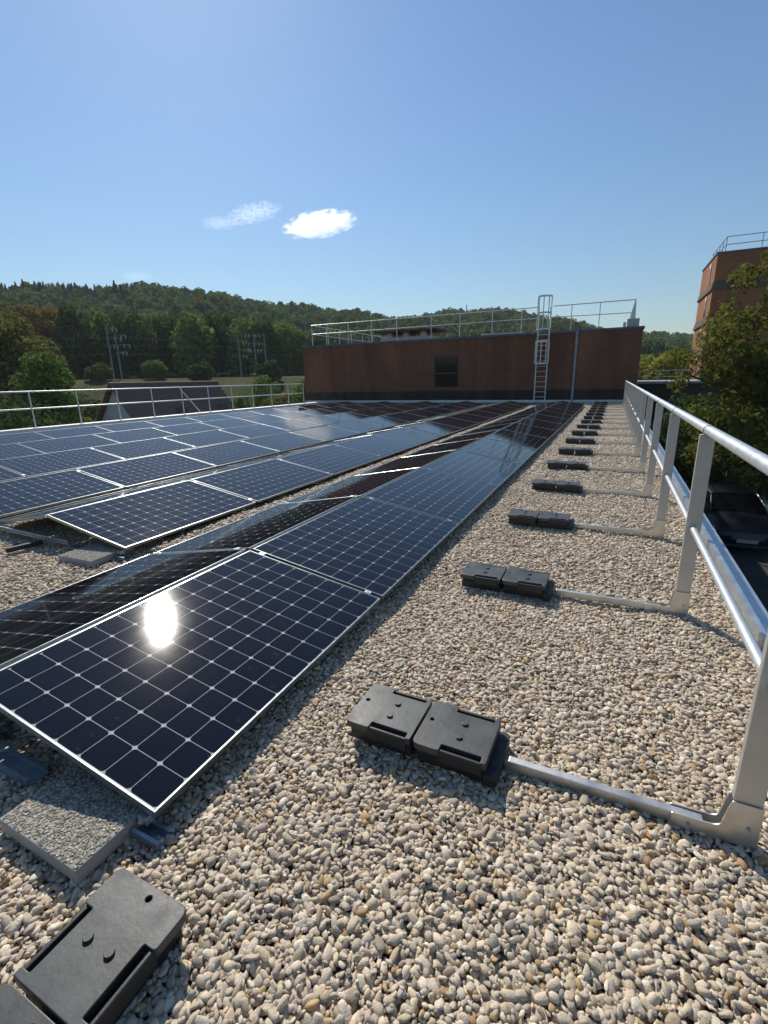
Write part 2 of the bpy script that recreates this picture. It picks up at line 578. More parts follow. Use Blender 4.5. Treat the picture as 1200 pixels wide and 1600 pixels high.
# ------------------------------------------------------------------ own building
XL, XR, YN, YW = -16.42, 2.13, -6.0, 28.62
bld = thing('low_building', 'flat roofed building under the gravel and the solar panels', 'building', (0, 0, G0))
def zup(mb):
    return mb
wm = MB().box(XL+.08, XR-.06, YN, YW-.02, 0, -G0-.12)
wm.build('wall', 'render_w', bld)
MB().box(2.035, XR-.012, YN, YW-.03, -G0-.119, -G0+.092).build('parapet', 'concrete', bld)
cp = MB()
yy = YN
while yy < YW-.1:
    y1 = min(yy+2.0, YW-.04)
    cp = MB().box(2.025, XR-.010, yy+.004, y1-.004, -G0+.093, -G0+.105)
    cp.box(XR-.018, XR-.010, yy+.004, y1-.004, -G0-.02, -G0+.093)
    cp.box(2.025, 2.032, yy+.004, y1-.004, -G0+.02, -G0+.093)
    cp.build('coping', 'flash', bld)
    MB().box(2.0235, XR-.0085, y1-.035, y1+.035, -G0+.1055, -G0+.109).build('coping_joint', 'flash', bld)
    yy += 2.0
MB().box(XL, XL+.34, YN, YW-.03, -G0-.119, -G0-.022).build('parapet', 'concrete_l', bld)
yy = YN
while yy < YW-.1:
    y1 = min(yy+2.0, YW-.04)
    MB().box(XL-.03, XL+.37, yy+.003, y1-.003, -G0-.02, -G0+.135).build('coping', 'coping_w', bld, bevel=.006)
    yy += 2.0
structure(MB().box(XL+.341, 2.034, YN, YW-.021, -.11, -.026).build('gravel_bed', 'bed'))

# ------------------------------------------------------------------ gravel
def pebble_mesh(i):
    bm = bmesh.new()
    bmesh.ops.create_icosphere(bm, subdivisions=2, radius=.5)
    rs = np.random.default_rng(100+i)
    ks = rs.normal(size=(5, 3))*2.6
    ph = rs.uniform(0, 6.28, 5)
    rs_n = rs.normal(size=3)
    rs_n /= np.linalg.norm(rs_n)
    rs_m = rs.normal(size=3)
    rs_m /= np.linalg.norm(rs_m)
    ax = np.array([1.0, rs.uniform(.58, .9), rs.uniform(.36, .6)])
    for vtx in bm.verts:
        p = np.array(vtx.co)
        d = p/np.linalg.norm(p)
        q = np.sign(d)*np.abs(d)**.78
        rad = .5*(1 + .075*np.sin(ks @ d + ph).sum()/1.6)
        q = q/np.linalg.norm(q)
        q = q*rad
        if i % 3 == 0:
            cut = rs_n @ q - .30
            if cut > 0:
                q = q - rs_n*cut
        if i % 4 == 1:
            cut = rs_m @ q - .33
            if cut > 0:
                q = q - rs_m*cut*.9
        vtx.co = Vector(q*ax)
    for f_ in bm.faces:
        f_.smooth = True
    me = bpy.data.meshes.new('pebble_%02d' % i)
    bm.to_mesh(me)
    bm.free()
    me.materials.append(M['pebble'])
    return me
PEB = [pebble_mesh(i) for i in range(14)]
PAL = np.array([1.24, 1.125, .945])*np.array([(.50, .46, .40), (.44, .40, .355), (.56, .52, .46), (.47, .41, .37), (.40, .35, .28), (.42, .31, .18), (.33, .22, .12),
                (.26, .235, .21), (.62, .59, .54), (.40, .385, .36), (.50, .45, .36), (.45, .38, .32)])
PW = np.array([.17, .16, .13, .13, .09, .034, .018, .045, .08, .08, .05, .04])
PW = PW/PW.sum()
def peb_zone(x0, x1, y0, y1, s, zoff, size, keep=1.0):
    nx = int((x1-x0)/s)
    ny = int((y1-y0)/(s*.866))
    ix, iy = np.meshgrid(np.arange(nx), np.arange(ny))
    x = x0 + (ix + .5*(iy % 2))*s
    y = y0 + iy*s*.866
    x = x.ravel() + RNG.uniform(-.5, .5, x.size)*s
    y = y.ravel() + RNG.uniform(-.5, .5, y.size)*s
    k = RNG.random(x.size) < keep
    x, y = x[k], y[k]
    n_ = x.size
    und = .006*np.sin(x*5.1+y*2.3) + .005*np.sin(x*2.2-y*4.7+1.3) + .003*np.sin(x*11+y*9)
    z = zoff + und + RNG.normal(0, .0035, n_)
    sz = size*np.clip(RNG.lognormal(-.07, .37, n_), .38, 1.8)
    P = np.stack([x, y, z], 1)
    rot = np.stack([RNG.normal(0, .33, n_), RNG.normal(0, .33, n_), RNG.uniform(0, 6.283, n_)], 1)
    scl = sz[:, None]*np.stack([RNG.uniform(.92, 1.38, n_), RNG.uniform(.85, 1.1, n_), RNG.uniform(.85, 1.2, n_)], 1)
    return P, rot, scl
zones = [
    (-.95, 2.02, -.75, 2.4, .0148, -.014, .0215, 1.0),
    (-.95, 2.02, -.75, 2.4, .0162, -.005, .0212, .88),
    (-.15, 2.02, 2.4, 6.5, .0180, -.014, .0240, 1.0),
    (-.15, 2.02, 2.4, 6.5, .0205, -.004, .0230, .75),
    (-.15, 2.02, 6.5, 28.5, .0265, -.009, .0305, .97),
    (-4.9, -1.65, -.1, 2.3, .0195, -.013, .0245, 1.0),
    (-4.9, -1.65, -.1, 2.3, .0235, -.003, .0235, .75),
    (-2.55, -1.98, 2.3, 24.2, .0275, -.009, .0310, .95),
    (-2.37, -2.02, 1.95, 24.2, .0260, .020, .0300, 1.0),
    (-2.34, -2.04, 1.95, 24.2, .0260, .045, .0300, 1.0),
]
zz = [peb_zone(*z_) for z_ in zones]
P = np.concatenate([a[0] for a in zz])
ROT = np.concatenate([a[1] for a in zz])
SCL = np.concatenate([a[2] for a in zz])
tid = RNG.choice(len(PAL), size=len(P), p=PW)
tint = PAL[tid]*RNG.uniform(.82, 1.14, (len(P), 1))
tint = np.concatenate([np.clip(tint, 0, .8), np.ones((len(P), 1))], 1)
scatter('gravel', P, ROT, SCL, tint, RNG.integers(0, len(PEB), len(P)), PEB,
        'loose rounded river pebbles covering the flat roof', 'gravel')

# ------------------------------------------------------------------ solar panels
PL_, PW_, TILT, H0, PITCH_Y = 1.69, 1.046, 0.17692, 0.0954, 1.7217
CP = .1280
fw_ = .0095
fm = MB()
for (x0, x1, y0, y1) in ((0, fw_, -PL_/2, PL_/2), (PW_-fw_, PW_, -PL_/2, PL_/2), (fw_+.0002, PW_-fw_-.0002, -PL_/2, -PL_/2+fw_), (fw_+.0002, PW_-fw_-.0002, PL_/2-fw_, PL_/2)):
    fm.box(x0, x1, y0, y1, -.027, 0)
FRAME = fm.mesh('frame', 'frame', bevel=.0015)
BACK = MB().box(fw_+.0003, PW_-fw_-.0003, -PL_/2+fw_+.0003, PL_/2-fw_-.0003, -.010, -.00535).mesh('backsheet', 'backsheet')
GLASS = MB().add([(fw_+.0004, -PL_/2+fw_+.0004, -.0015), (PW_-fw_-.0004, -PL_/2+fw_+.0004, -.0015), (PW_-fw_-.0004, PL_/2-fw_-.0004, -.0015), (fw_+.0004, PL_/2-fw_-.0004, -.0015)], [(0, 1, 2, 3)]).mesh('glass_cover', 'glass')
hs, ch = .0625, .0115
octo = []
for sx, sy in ((1, 1), (-1, 1), (-1, -1), (1, -1)):
    a, b_ = (sx*hs, sy*(hs-ch)), (sx*(hs-ch), sy*hs)
    mid = (sx*(hs-ch*.38), sy*(hs-ch*.38))
    octo += [a, mid, b_] if sx*sy > 0 else [b_, mid, a]
CELL = MB().prism(octo, -.0003, 0).mesh('cell', 'cell')
mu = (PL_ - 13*CP)/2
mv = (PW_ - 8*CP)/2
cells = MB()
CPOS = [(mv + CP*(i+.5), -PL_/2 + mu + CP*(j+.5)) for j in range(13) for i in range(8)]
for cx, cy in CPOS:
    cells.prism([(cx+p[0], cy+p[1]) for p in octo], -.0052, -.0049)
CELLS = cells.mesh('cells', 'cell')
CLAMP = MB().box(-.02, .02, -.031, .0, -.026, .003).box(-.006, .006, -.02, -.010, .003, .007).mesh('clamp', 'alu', bevel=.001)

ROWX = [0.0, -2.43, -4.70, -6.95, -9.40, -11.85]
FACE_A = {(0, 'r'): (0, 1, 2), (0, 'l'): (0, 1), (1, 'r'): (1, 2), (2, 'r'): (1, 2)}
prs = random.Random(3)
def panel(row, side, idx, first):
    y = PITCH_Y*idx + PL_/2
    dt = prs.uniform(-.004, .004)
    ds = prs.uniform(-.003, .003)
    t = TILT + dt
    xl = ROWX[row]
    if side == 'r':
        X = Vector((-math.cos(t), 0, math.sin(t)))
        Y = Vector((0, -1, 0))
        org = Vector((xl, y, H0))
    else:
        X = Vector((math.cos(t), 0, math.sin(t)))
        Y = Vector((0, 1, 0))
        org = Vector((xl - 2*PW_*math.cos(TILT) - .035, y, H0))
    Z = X.cross(Y)
    mw = Matrix((X, Y, Z)).transposed() @ Matrix.Rotation(ds, 3, 'X')
    mw = mw.to_4x4()
    mw.translation = org
    k = idx - first
    where = 'the row beside the right guardrail' if row == 0 else 'the %s row from the right guardrail' % ORD[row]
    slope = 'right-sloping' if side == 'r' else 'left-sloping'
    o = thing('solar_panel', '%s panel, %s from the near end of %s' % (slope, ORD[k], where), 'solar panel', group='%s solar panels of %s' % (slope, where))
    o.matrix_world = mw
    link('frame', FRAME, o)
    bs = link('backsheet', BACK, o)
    link('glass_cover', GLASS, o)
    if idx in FACE_A.get((row, side), ()):
        for cx, cy in CPOS:
            link('cell', CELL, bs, Matrix.Translation((cx, cy, -.0049)))
    else:
        c = link('cells', CELLS, o)
        c['kind'] = 'stuff'
    if row <= 3:
        far = -PL_/2 if side == 'r' else PL_/2
        for cx in (.10, PW_-.10):
            link('clamp', CLAMP, o, Matrix.Translation((cx, far, 0)) @ Matrix.Rotation(0 if side == 'r' else math.pi, 4, 'Z'))
for row in range(6):
    first = 0 if row == 0 else 1
    for side in ('r', 'l') if row < 2 else ('r',):
        for idx in range(first, 14):
            panel(row, side, idx, first)

# mounting pieces and ballast pavers at the row ends
def channel(name, x0, x1, y0, hgt, wd, label, mat='steel', z0=.0):
    mb = MB().box(x0, x1, y0-wd/2, y0+wd/2, z0, z0+.004)
    mb.box(x0, x1, y0-wd/2, y0-wd/2+.004, z0+.004, z0+hgt).box(x0, x1, y0+wd/2-.004, y0+wd/2, z0+.004, z0+hgt)
    mb.box(x0, x1, y0-wd/2+.004, y0-wd/2+.012, z0+hgt-.004, z0+hgt).box(x0, x1, y0+wd/2-.012, y0+wd/2-.004, z0+hgt-.004, z0+hgt)
    o = mb.build(name, mat)
    return tag(o, label, 'mounting rail')
channel('mounting_rail', -.135, .048, -.012, .028, .062, 'short galvanised channel under the front corner of the nearest solar panel', z0=.006)
channel('mounting_rail', -2.12, -.60, -.03, .030, .075, 'galvanised channel lying in shade under the nearest row end left of the paver', z0=.006)
channel('mounting_rail', -3.2, -2.38, 1.69, .03, .062, 'galvanised channel under the front corner of the second row', z0=.006)
# end clamp at the nearest corner
ec = MB().box(-.075, -.035, -.012, .03, .034, .062).box(-.064, -.046, -.018, -.012, .040, .060)
ec.tube([(-.055, -.024, .05), (-.055, -.018, .05)], .007, 12)
tag(ec.build('end_clamp', 'alu', bevel=.001), 'small aluminium end clamp with a bolt under the nearest panel corner', 'clamp')
ec = MB().box(-2.52, -2.47, 1.70, 1.74, .034, .062).box(-2.51, -2.48, 1.692, 1.70, .04, .06)
tag(ec.build('end_clamp', 'alu', bevel=.001), 'small aluminium end clamp at the front corner of the second row', 'clamp')

def paver(x, y, rz, label):
    mb = MB().box(-.205, .205, -.205, .205, 0, .052)
    o = mb.build('ballast_paver', 'concrete', None, bevel=.004)
    o.location = (x, y, .004)
    o.rotation_euler = (0, 0, rz)
    tag(o, label, 'paver', 'ballast pavers at the row ends')
    top = MB()
    r_ = np.random.default_rng(int(abs(x)*100))
    # embedded stones of the exposed aggregate face, real little bumps
    for _ in range(4600):
        px, py = r_.uniform(-.198, .198, 2)
        a = r_.uniform(.0035, .0075)
        b2 = a*r_.uniform(.6, 1)
        an = r_.uniform(0, 6.28)
        hh = r_.uniform(.001, .0032)
        c_, s_ = math.cos(an), math.sin(an)
        rim = [(px + c_*a*math.cos(q) - s_*b2*math.sin(q), py + s_*a*math.cos(q) + c_*b2*math.sin(q), .0521) for q in np.arange(6)*math.pi/3]
        mid = [(px + (p[0]-px)*.62, py + (p[1]-py)*.62, .0521+hh) for p in rim]
        top.add(rim+mid, [(i, (i+1) % 6, 6+(i+1) % 6, 6+i) for i in range(6)] + [(6, 7, 8, 9, 10, 11)])
    t = top.build('aggregate_face', 'paver', o)
    t['kind'] = 'stuff'
    return o
paver(-.285, -.005, R(-1), 'exposed aggregate concrete paver under the front edge of the nearest solar panel')
paver(-2.72, 1.66, R(3), 'exposed aggregate concrete paver under the front corner of the second row')

# slotted strut lying on a short black channel
st = thing('slotted_strut', 'galvanised slotted strut lying in front of the second panel row', 'strut', (-3.07, 1.655, .085), R(178.5))
sm = MB()
Ls = 1.75
nsl = 34
for s_ in range(nsl):
    a = Ls*s_/nsl
    sm.box(a, a+Ls/nsl*.38, -.0215, .0215, -.0215, -.0185)
sm.box(0, Ls, -.0215, -.0185, -.0184, .0215).box(0, Ls, .0185, .0215, -.0184, .0215)
sm.box(0, Ls, -.0184, -.010, .0185, .0215).box(0, Ls, .010, .0184, .0185, .0215)
sm.build('profile', 'steel', st)
sl_ = MB()
for s_ in range(nsl):
    a = Ls*(s_+.2)/nsl
    for sd in (-1, 1):
        sl_.box(a, a+Ls/nsl*.5, sd*.0216-.0004, sd*.0216+.0004, -.005, .005)
q_ = sl_.build('slot', 'plastic_dark', st)
q_['kind'] = 'stuff'
tag(MB().box(-.021, .021, -.14, .14, 0, .041).build('rail_offcut', 'plastic', None, bevel=.002), 'short black rail offcut on the gravel under the slotted strut', 'offcut')
bpy.data.objects['rail_offcut'].location = (-3.53, 1.52, .012)
bpy.data.objects['rail_offcut'].rotation_euler = (0, 0, R(-12))

# ------------------------------------------------------------------ counterweights
def rounded(poly, r, k=4):
    out = []
    n_ = len(poly)
    for i in range(n_):
        p0, p, p1 = Vector(poly[i-1]), Vector(poly[i]), Vector(poly[(i+1) % n_])
        a = (p0-p).normalized()
        c = (p1-p).normalized()
        rr = min(r[i] if isinstance(r, (list, tuple)) else r, (p0-p).length*.49, (p1-p).length*.49)
        for j in range(k+1):
            t = j/k
            q = (p+a*rr)*(1-t)**2 + p*2*t*(1-t) + (p+c*rr)*t*t
            out.append((q.x, q.y))
    return out
UL, UW, UH = .283, .270, .100
hw = UW/2
def plate_mesh():
    n0, n1, dp = .108, .262, .037
    out = rounded([(0, -hw), (n0, -hw), (n0, -hw+dp), (n1, -hw+dp), (n1, -hw+.006), (UL, -hw+.006), (UL, hw-.006), (n1, hw-.006), (n1, hw-dp), (n0, hw-dp), (n0, hw), (0, hw)],
                  [.03, .012, .004, .004, .008, .014, .014, .008, .004, .004, .012, .03])
    hole = [(.030 + .0085*math.cos(a), .016 + .0085*math.sin(a)) for a in np.arange(14)*2*math.pi/14]
    bm = bmesh.new()
    eds = []
    for loop in (out, hole):
        vs_ = [bm.verts.new((x, y, UH)) for x, y in loop]
        eds += [bm.edges.new((vs_[i], vs_[(i+1) % len(vs_)])) for i in range(len(vs_))]
    bmesh.ops.triangle_fill(bm, use_beauty=True, edges=eds, normal=(0, 0, 1))
    ret = bmesh.ops.extrude_face_region(bm, geom=list(bm.faces))
    for e in ret['geom']:
        if isinstance(e, bmesh.types.BMVert):
            e.co.z -= .026
    bmesh.ops.recalc_face_normals(bm, faces=list(bm.faces))
    eds = [e for e in bm.edges if len(e.link_faces) == 2 and e.calc_face_angle(0) > 1 and all(abs(v_.co.z-UH) < 1e-6 for v_ in e.verts)]
    bmesh.ops.bevel(bm, geom=eds, offset=.0025, segments=2, affect='EDGES', profile=.5)
    me = bpy.data.meshes.new('top_plate')
    bm.to_mesh(me)
    bm.free()
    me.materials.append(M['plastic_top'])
    return me
PLATE = plate_mesh()
body = MB()
lo = rounded([(.022, -hw+.028), (UL-.006, -hw+.028), (UL-.006, hw-.028), (.022, hw-.028)], .02)
hi = rounded([(.008, -hw+.038), (UL-.002, -hw+.038), (UL-.002, hw-.038), (.008, hw-.038)], .02)
k_ = len(lo)
body.add([(x, y, 0) for x, y in lo] + [(x, y, .074) for x, y in hi], [tuple(reversed(range(k_))), tuple(range(k_, 2*k_))] + [(i, (i+1) % k_, k_+(i+1) % k_, k_+i) for i in range(k_)])
BODY = body.mesh('body', 'plastic', True)
HANDLE = MB().box(.104, .266, -.0065, .0065, .040, .0945).mesh('handle', 'plastic', bevel=.004)
FOOT = MB().box(.012, UL-.004, -.012, .012, 0, .05).mesh('side_rib', 'plastic', bevel=.004)
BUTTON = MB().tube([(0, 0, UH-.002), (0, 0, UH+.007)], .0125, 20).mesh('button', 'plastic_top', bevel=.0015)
fl = rounded([(UL-.01, -hw+.012), (UL+.04, -hw+.012), (UL+.04, hw-.012), (UL-.01, hw-.012)], [.002, .022, .022, .002])
FLANGE = MB().prism(fl, .002, .048).mesh('flange', 'plastic', bevel=.003)
SCREW = MB().tube([(0, 0, .046), (0, 0, .0495)], .0075, 12).mesh('screw_hole', 'plastic_dark')
def weight(x, y, rz, end, label, z=.006):
    o = thing('counterweight', label, 'counterweight', (x, y, z), rz, 'black counterweight blocks on the gravel')
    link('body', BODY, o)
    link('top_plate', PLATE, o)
    for sgn in (-1, 1):
        link('handle', HANDLE, o, Matrix.Translation((0, sgn*(hw-.0125), 0)))
        link('side_rib', FOOT, o, Matrix.Translation((0, sgn*(hw-.040), 0)))
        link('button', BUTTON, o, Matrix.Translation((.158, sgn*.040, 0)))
    if end:
        f_ = link('flange', FLANGE, o)
        for sgn in (-1, 1):
            link('screw_hole', SCREW, f_, Matrix.Translation((UL+.022, sgn*.075, 0)))
    return o
YP, SP = .7295+.015, 1.61739
NPOST = 17
wr = random.Random(11)
for k in range(NPOST):
    yk = YP + SP*k
    j = wr.uniform(-.012, .012) if k else 0
    ang = R(wr.uniform(-1.2, 1.2)) if k else R(-.8)
    far = 'of the %s pair from the camera along the guardrail' % ORD[k] if k else 'of the nearest pair joined to the guardrail'
    c_, s_ = math.cos(ang), math.sin(ang)
    weight(.353+j, yk + .002 - s_*.3, ang, False, 'panel-side black counterweight ' + far)
    weight(.353+j + c_*.292, yk + .002 - s_*.3 + s_*.292, ang, True, 'post-side black counterweight ' + far)
weight(.202, -.168, R(-90.5), False, 'black plastic counterweight standing alone beside the paver, its worn top nearest the camera')
weight(.199, -.460, R(-90.5), True, 'black plastic counterweight cut by the lower left edge of the picture')

# ------------------------------------------------------------------ right guardrail
gr = thing('guardrail', 'freestanding aluminium guardrail along the right roof edge', 'guardrail', (1.7, 0, 0))
XPC = 1.70 - 1.70
Y0R, Y1R = -1.6, YP + SP*(NPOST-1) + .18
def post(k):
    yk = YP + SP*k
    mb = MB().box(-.0375, .0375, -.0145, .0145, .155, 1.098)
    po = mb.build('post', 'post', gr, bevel=.004)
    po.location = (0, yk, 0)
    el = MB()
    prof = rounded([(.040, .0), (.040, .158), (-.040, .158), (-.046, .135), (-.058, .060), (-.075, .052), (-.19, .050), (-.19, .0)], [.012, .003, .003, .01, .03, .02, .006, .002], 4)
    for a, b_ in ((-.0215, -.0165), (.0165, .0215)):
        kk = len(prof)
        el.add([(x, a, z) for x, z in prof] + [(x, b_, z) for x, z in prof], [tuple(range(kk)), tuple(reversed(range(kk, 2*kk)))] + [((i+1) % kk, i, kk+i, kk+(i+1) % kk) for i in range(kk)])
    el.box(-.19, .040, -.0164, .0164, 0, .006).box(.034, .040, -.0164, .0164, .0061, .152)
    el.build('foot_bracket', 'alu', po)
    MB().box(-.715, -.10, -.0155, .0155, .0062, .046).build('arm', 'alu', po, bevel=.003)
    for bx, bz, by in ((0, 1.085, -.0145), (.012, .075, -.0216), (-.14, .026, -.0216)):
        MB().tube([(bx, by-.005, bz), (bx, by, bz)], .0055, 10).build('bolt', 'steel', po)
    cl = MB().tube([(0, -.024, 1.122), (0, .024, 1.122)], .0288, 24, caps=True)
    cl.build('rail_sleeve', 'galv', po, True)
    MB().tube([(0, -.0275, 1.122), (0, -.0242, 1.122)], .0292, 24).build('sleeve_edge', 'seam', po, True)
for k in range(-1, NPOST):
    post(k)
for nm, z_, r_ in (('top_rail', 1.122, .0265), ('mid_rail', .558, .0175)):
    MB().tube([(0, Y0R, z_), (0, Y1R, z_)], r_, 24).build(nm, 'galv', gr, True)
jy = .9
while jy < Y1R:
    MB().tube([(0, jy+.42, 1.122), (0, jy+.4225, 1.122)], .0268, 24).build('rail_joint', 'seam', gr, True)
    MB().tube([(0, jy+.80, .558), (0, jy+.802, .558)], .0178, 20).build('rail_joint', 'seam', gr, True)
    jy += SP*2

# ------------------------------------------------------------------ left guardrail
lg = thing('guardrail', 'slim pale guardrail standing on the white coping at the left roof edge', 'guardrail', (-16.2, 0, .135))
yl = [8.78 + 1.57*k for k in range(-5, 11)]
for y_ in yl:
    p_ = MB().tube([(0, y_, .008), (0, y_, 1.15)], .022, 12).build('post', 'white_steel', lg, True)
    MB().box(-.06, .06, y_-.06, y_+.06, 0, .0075).build('base_plate', 'white_steel', p_)
for nm, z_ in (('top_rail', 1.172), ('mid_rail', .62)):
    MB().tube([(0, yl[0]-.3, z_), (0, yl[-1]+.03, z_)], .024, 14).build(nm, 'white_steel', lg, True)
MB().tube([(-.03, yl[9]-.04, 1.12), (-.05, yl[9]+1.02, .01)], .02, 10).build('brace', 'white_steel', lg, True)

# ------------------------------------------------------------------ annex with ladder
AX0, AX1, AY0, AY1, AZ = -18.86, 2.27, 28.62, 46.0, 3.80
an = thing('terracotta_annex', 'long terracotta rendered annex at the far end of the roof', 'building', (0, 0, 0))
wx0, wx1, wz0, wz1 = -9.15, -7.53, .86, 2.80
PB = .68
def front_with_hole(x0, x1, z0, z1, hx0, hx1, hz0, hz1, y, rev):
    mb = MB()
    xs, zs = [x0, hx0, hx1, x1], [z0, hz0, hz1, z1]
    for i in range(3):
        for j in range(3):
            if i == 1 and j == 1:
                continue
            mb.add([(xs[i], y, zs[j]), (xs[i+1], y, zs[j]), (xs[i+1], y, zs[j+1]), (xs[i], y, zs[j+1])], [(0, 1, 2, 3)])
    mb.add([(hx0, y, hz0), (hx0, y, hz1), (hx0, y+rev, hz1), (hx0, y+rev, hz0)], [(0, 1, 2, 3)])
    mb.add([(hx1, y, hz0), (hx1, y+rev, hz0), (hx1, y+rev, hz1), (hx1, y, hz1)], [(0, 1, 2, 3)])
    mb.add([(hx0, y, hz1), (hx1, y, hz1), (hx1, y+rev, hz1), (hx0, y+rev, hz1)], [(0, 1, 2, 3)])
    mb.add([(hx0, y, hz0), (hx0, y+rev, hz0), (hx1, y+rev, hz0), (hx1, y, hz0)], [(0, 1, 2, 3)])
    return mb
wmb = front_with_hole(AX0, AX1, PB, AZ, wx0, wx1, wz0, wz1, AY0, .16)
wmb.add([(AX0, AY0, G0), (AX0, AY0, AZ), (AX0, AY1, AZ), (AX0, AY1, G0)], [(0, 1, 2, 3)])
wmb.add([(AX1, AY0, G0), (AX1, AY1, G0), (AX1, AY1, AZ), (AX1, AY0, AZ)], [(0, 1, 2, 3)])
wmb.add([(AX0, AY1, G0), (AX0, AY1, AZ), (AX1, AY1, AZ), (AX1, AY1, G0)], [(0, 1, 2, 3)])
wmb.add([(AX0, AY0, G0), (AX1, AY0, G0), (AX1, AY0, PB), (AX0, AY0, PB)], [(0, 1, 2, 3)])
wmb.add([(AX0, AY0, AZ), (AX1, AY0, AZ), (AX1, AY1, AZ), (AX0, AY1, AZ)], [(0, 1, 2, 3)])
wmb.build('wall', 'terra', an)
MB().box(AX0-.012, AX1+.012, AY0-.015, AY0-.003, -.02, PB).build('plinth', 'plinth', an)
x_ = AX0
while x_ < AX1-.2:
    x1_ = min(x_+2.4, AX1)
    MB().box(x_+.006, x1_-.006, AY0-.034, AY0-.016, -.02, .115).build('base_flashing', 'flash', an)
    MB().box(x_+.004, x1_-.004, AY0-.055, AY0+.32, AZ+.003, AZ+.03).box(x_+.004, x1_-.004, AY0-.055, AY0-.045, AZ-.085, AZ+.003).build('coping', 'zinc', an)
    x_ += 2.4
MB().box(AX1+.003, AX1+.06, AY0-.05, AY1, AZ-.085, AZ+.03).build('coping', 'zinc', an)
MB().box(AX0-.06, AX0-.003, AY0-.05, AY1, AZ-.085, AZ+.03).build('coping', 'zinc', an)
wf = MB()
wy = AY0+.10
for (a, b_, c_, d_) in ((wx0+.002, wx0+.07, wz0+.002, wz1-.002), (wx1-.07, wx1-.002, wz0+.002, wz1-.002), (wx0+.071, wx1-.071, wz1-.07, wz1-.002), (wx0+.071, wx1-.071, wz0+.002, wz0+.06), (wx0+.071, wx1-.071, 1.72, 1.78)):
    wf.box(a, b_, wy-.06, wy, c_, d_)
win = wf.build('window', 'frame_dark', an)
for c_, d_ in ((wz0+.061, 1.719), (1.781, wz1-.071)):
    MB().box(wx0+.0715, wx1-.0715, wy-.035, wy-.025, c_, d_).build('pane', 'glass_dark', win)
MB().tube([(-.905, AY0-.10, .02), (-.905, AY0-.10, AZ-.05)], .065, 14).build('downpipe', 'pipe', an, True)
for z_ in (.6, 1.9, 3.2):
    MB().box(-.985, -.825, AY0-.115, AY0-.016, z_, z_+.035).build('pipe_bracket', 'galv', an)

# caged ladder
ld = thing('caged_ladder', 'aluminium cat ladder with safety cage fixed to the annex wall', 'ladder', (-2.65, AY0, 0))
LW = .30
for sgn in (-1, 1):
    MB().box(sgn*LW-.028, sgn*LW+.028, -.24, -.21, .06, 5.05).build('stile', 'white_steel', ld)
z_ = .3
while z_ < 4.0:
    MB().tube([(-LW+.029, -.225, z_), (LW-.029, -.225, z_)], .017, 8).build('rung', 'white_steel', ld, True)
    z_ += .28
for z_ in (.5, 1.9, 3.3):
    for sgn in (-1, 1):
        MB().box(sgn*LW-.03, sgn*LW+.03, -.209, -.018, z_, z_+.04).build('wall_bracket', 'white_steel', ld)
def hoop_pts(z, a0=-1.0):
    pts = [(-LW-.04, -.225, z)]
    for i in range(13):
        a = math.pi*(1 - i/12)
        pts.append((.36*math.cos(a), -.42-.42*math.sin(a), z))
    pts.append((LW+.04, -.225, z))
    return pts
def flat_band(pts, h, th):
    mb = MB()
    pts = [Vector(p) for p in pts]
    for a, b_ in zip(pts[:-1], pts[1:]):
        d = (b_-a).normalized()
        nn = Vector((-d.y, d.x, 0))*th/2
        e = d*.004
        vs_ = [a-e-nn, b_+e-nn, b_+e+nn, a-e+nn]
        mb.add([v_-Vector((0, 0, h/2)) for v_ in vs_] + [v_+Vector((0, 0, h/2)) for v_ in vs_], [(0, 3, 2, 1), (4, 5, 6, 7), (0, 1, 5, 4), (1, 2, 6, 5), (2, 3, 7, 6), (3, 0, 4, 7)])
    return mb
for zs_ in ((2.12, 3.28), (3.92, 4.75, 5.58)):
    hb = hoop_pts(0)
    for z_ in zs_:
        flat_band(hoop_pts(z_), .09, .012).build('cage_hoop', 'white_steel', ld)
    for i in (1, 4, 7, 10, 13):
        p_ = hb[i]
        MB().box(p_[0]-.025, p_[0]+.025, p_[1]+.007, p_[1]+.019, zs_[0]-.045, zs_[-1]+.045).build('cage_bar', 'white_steel', ld)

# annex roof railing
ar = thing('roof_railing', 'pale two-bar railing around the flat roof of the annex', 'railing', (0, 29.2, AZ))
for x_ in (-18.4, -17.1, -15.5, -13.72, -11.9, -9.55, -7.7, -5.72, -4.03, -1.33, .1):
    MB().box(x_-.02, x_+.02, -.02, .02, .003, 1.39).build('post', 'white_steel', ar)
for z_, r_ in ((1.40, .026), (.82, .022)):
    MB().tube([(-18.45, 0, z_), (-3.05, 0, z_)], r_, 8).build('rail', 'white_steel', ar, True)
    MB().tube([(-2.3, 0, z_), (1.78, 0, z_-(.0 if z_ > 1 else .05))], r_, 8).build('rail', 'white_steel', ar, True)
    MB().tube([(-18.4, .05, z_), (-18.4, 13.5, z_)], r_, 8).build('rail', 'white_steel', ar, True)
for y_ in (1.9, 3.8, 5.7, 7.6, 9.5, 11.4, 13.4):
    MB().box(-18.42, -18.38, y_-.02, y_+.02, .003, 1.39).build('post', 'white_steel', ar)
MB().prism([(1.58, -.05), (1.90, -.05), (1.83, .05), (1.65, .05)], .46, .47).build('end_foot', 'white_steel', ar)
MB().add([(1.58, -.02, .471), (1.86, -.02, .471), (1.81, -.02, 1.42), (1.77, -.02, 1.42), (1.58, .02, .471), (1.86, .02, .471), (1.81, .02, 1.42), (1.77, .02, 1.42)],
         [(0, 1, 2, 3), (7, 6, 5, 4), (0, 4, 5, 1), (1, 5, 6, 2), (2, 6, 7, 3), (3, 7, 4, 0)]).build('tapered_end_post', 'white_steel', ar)
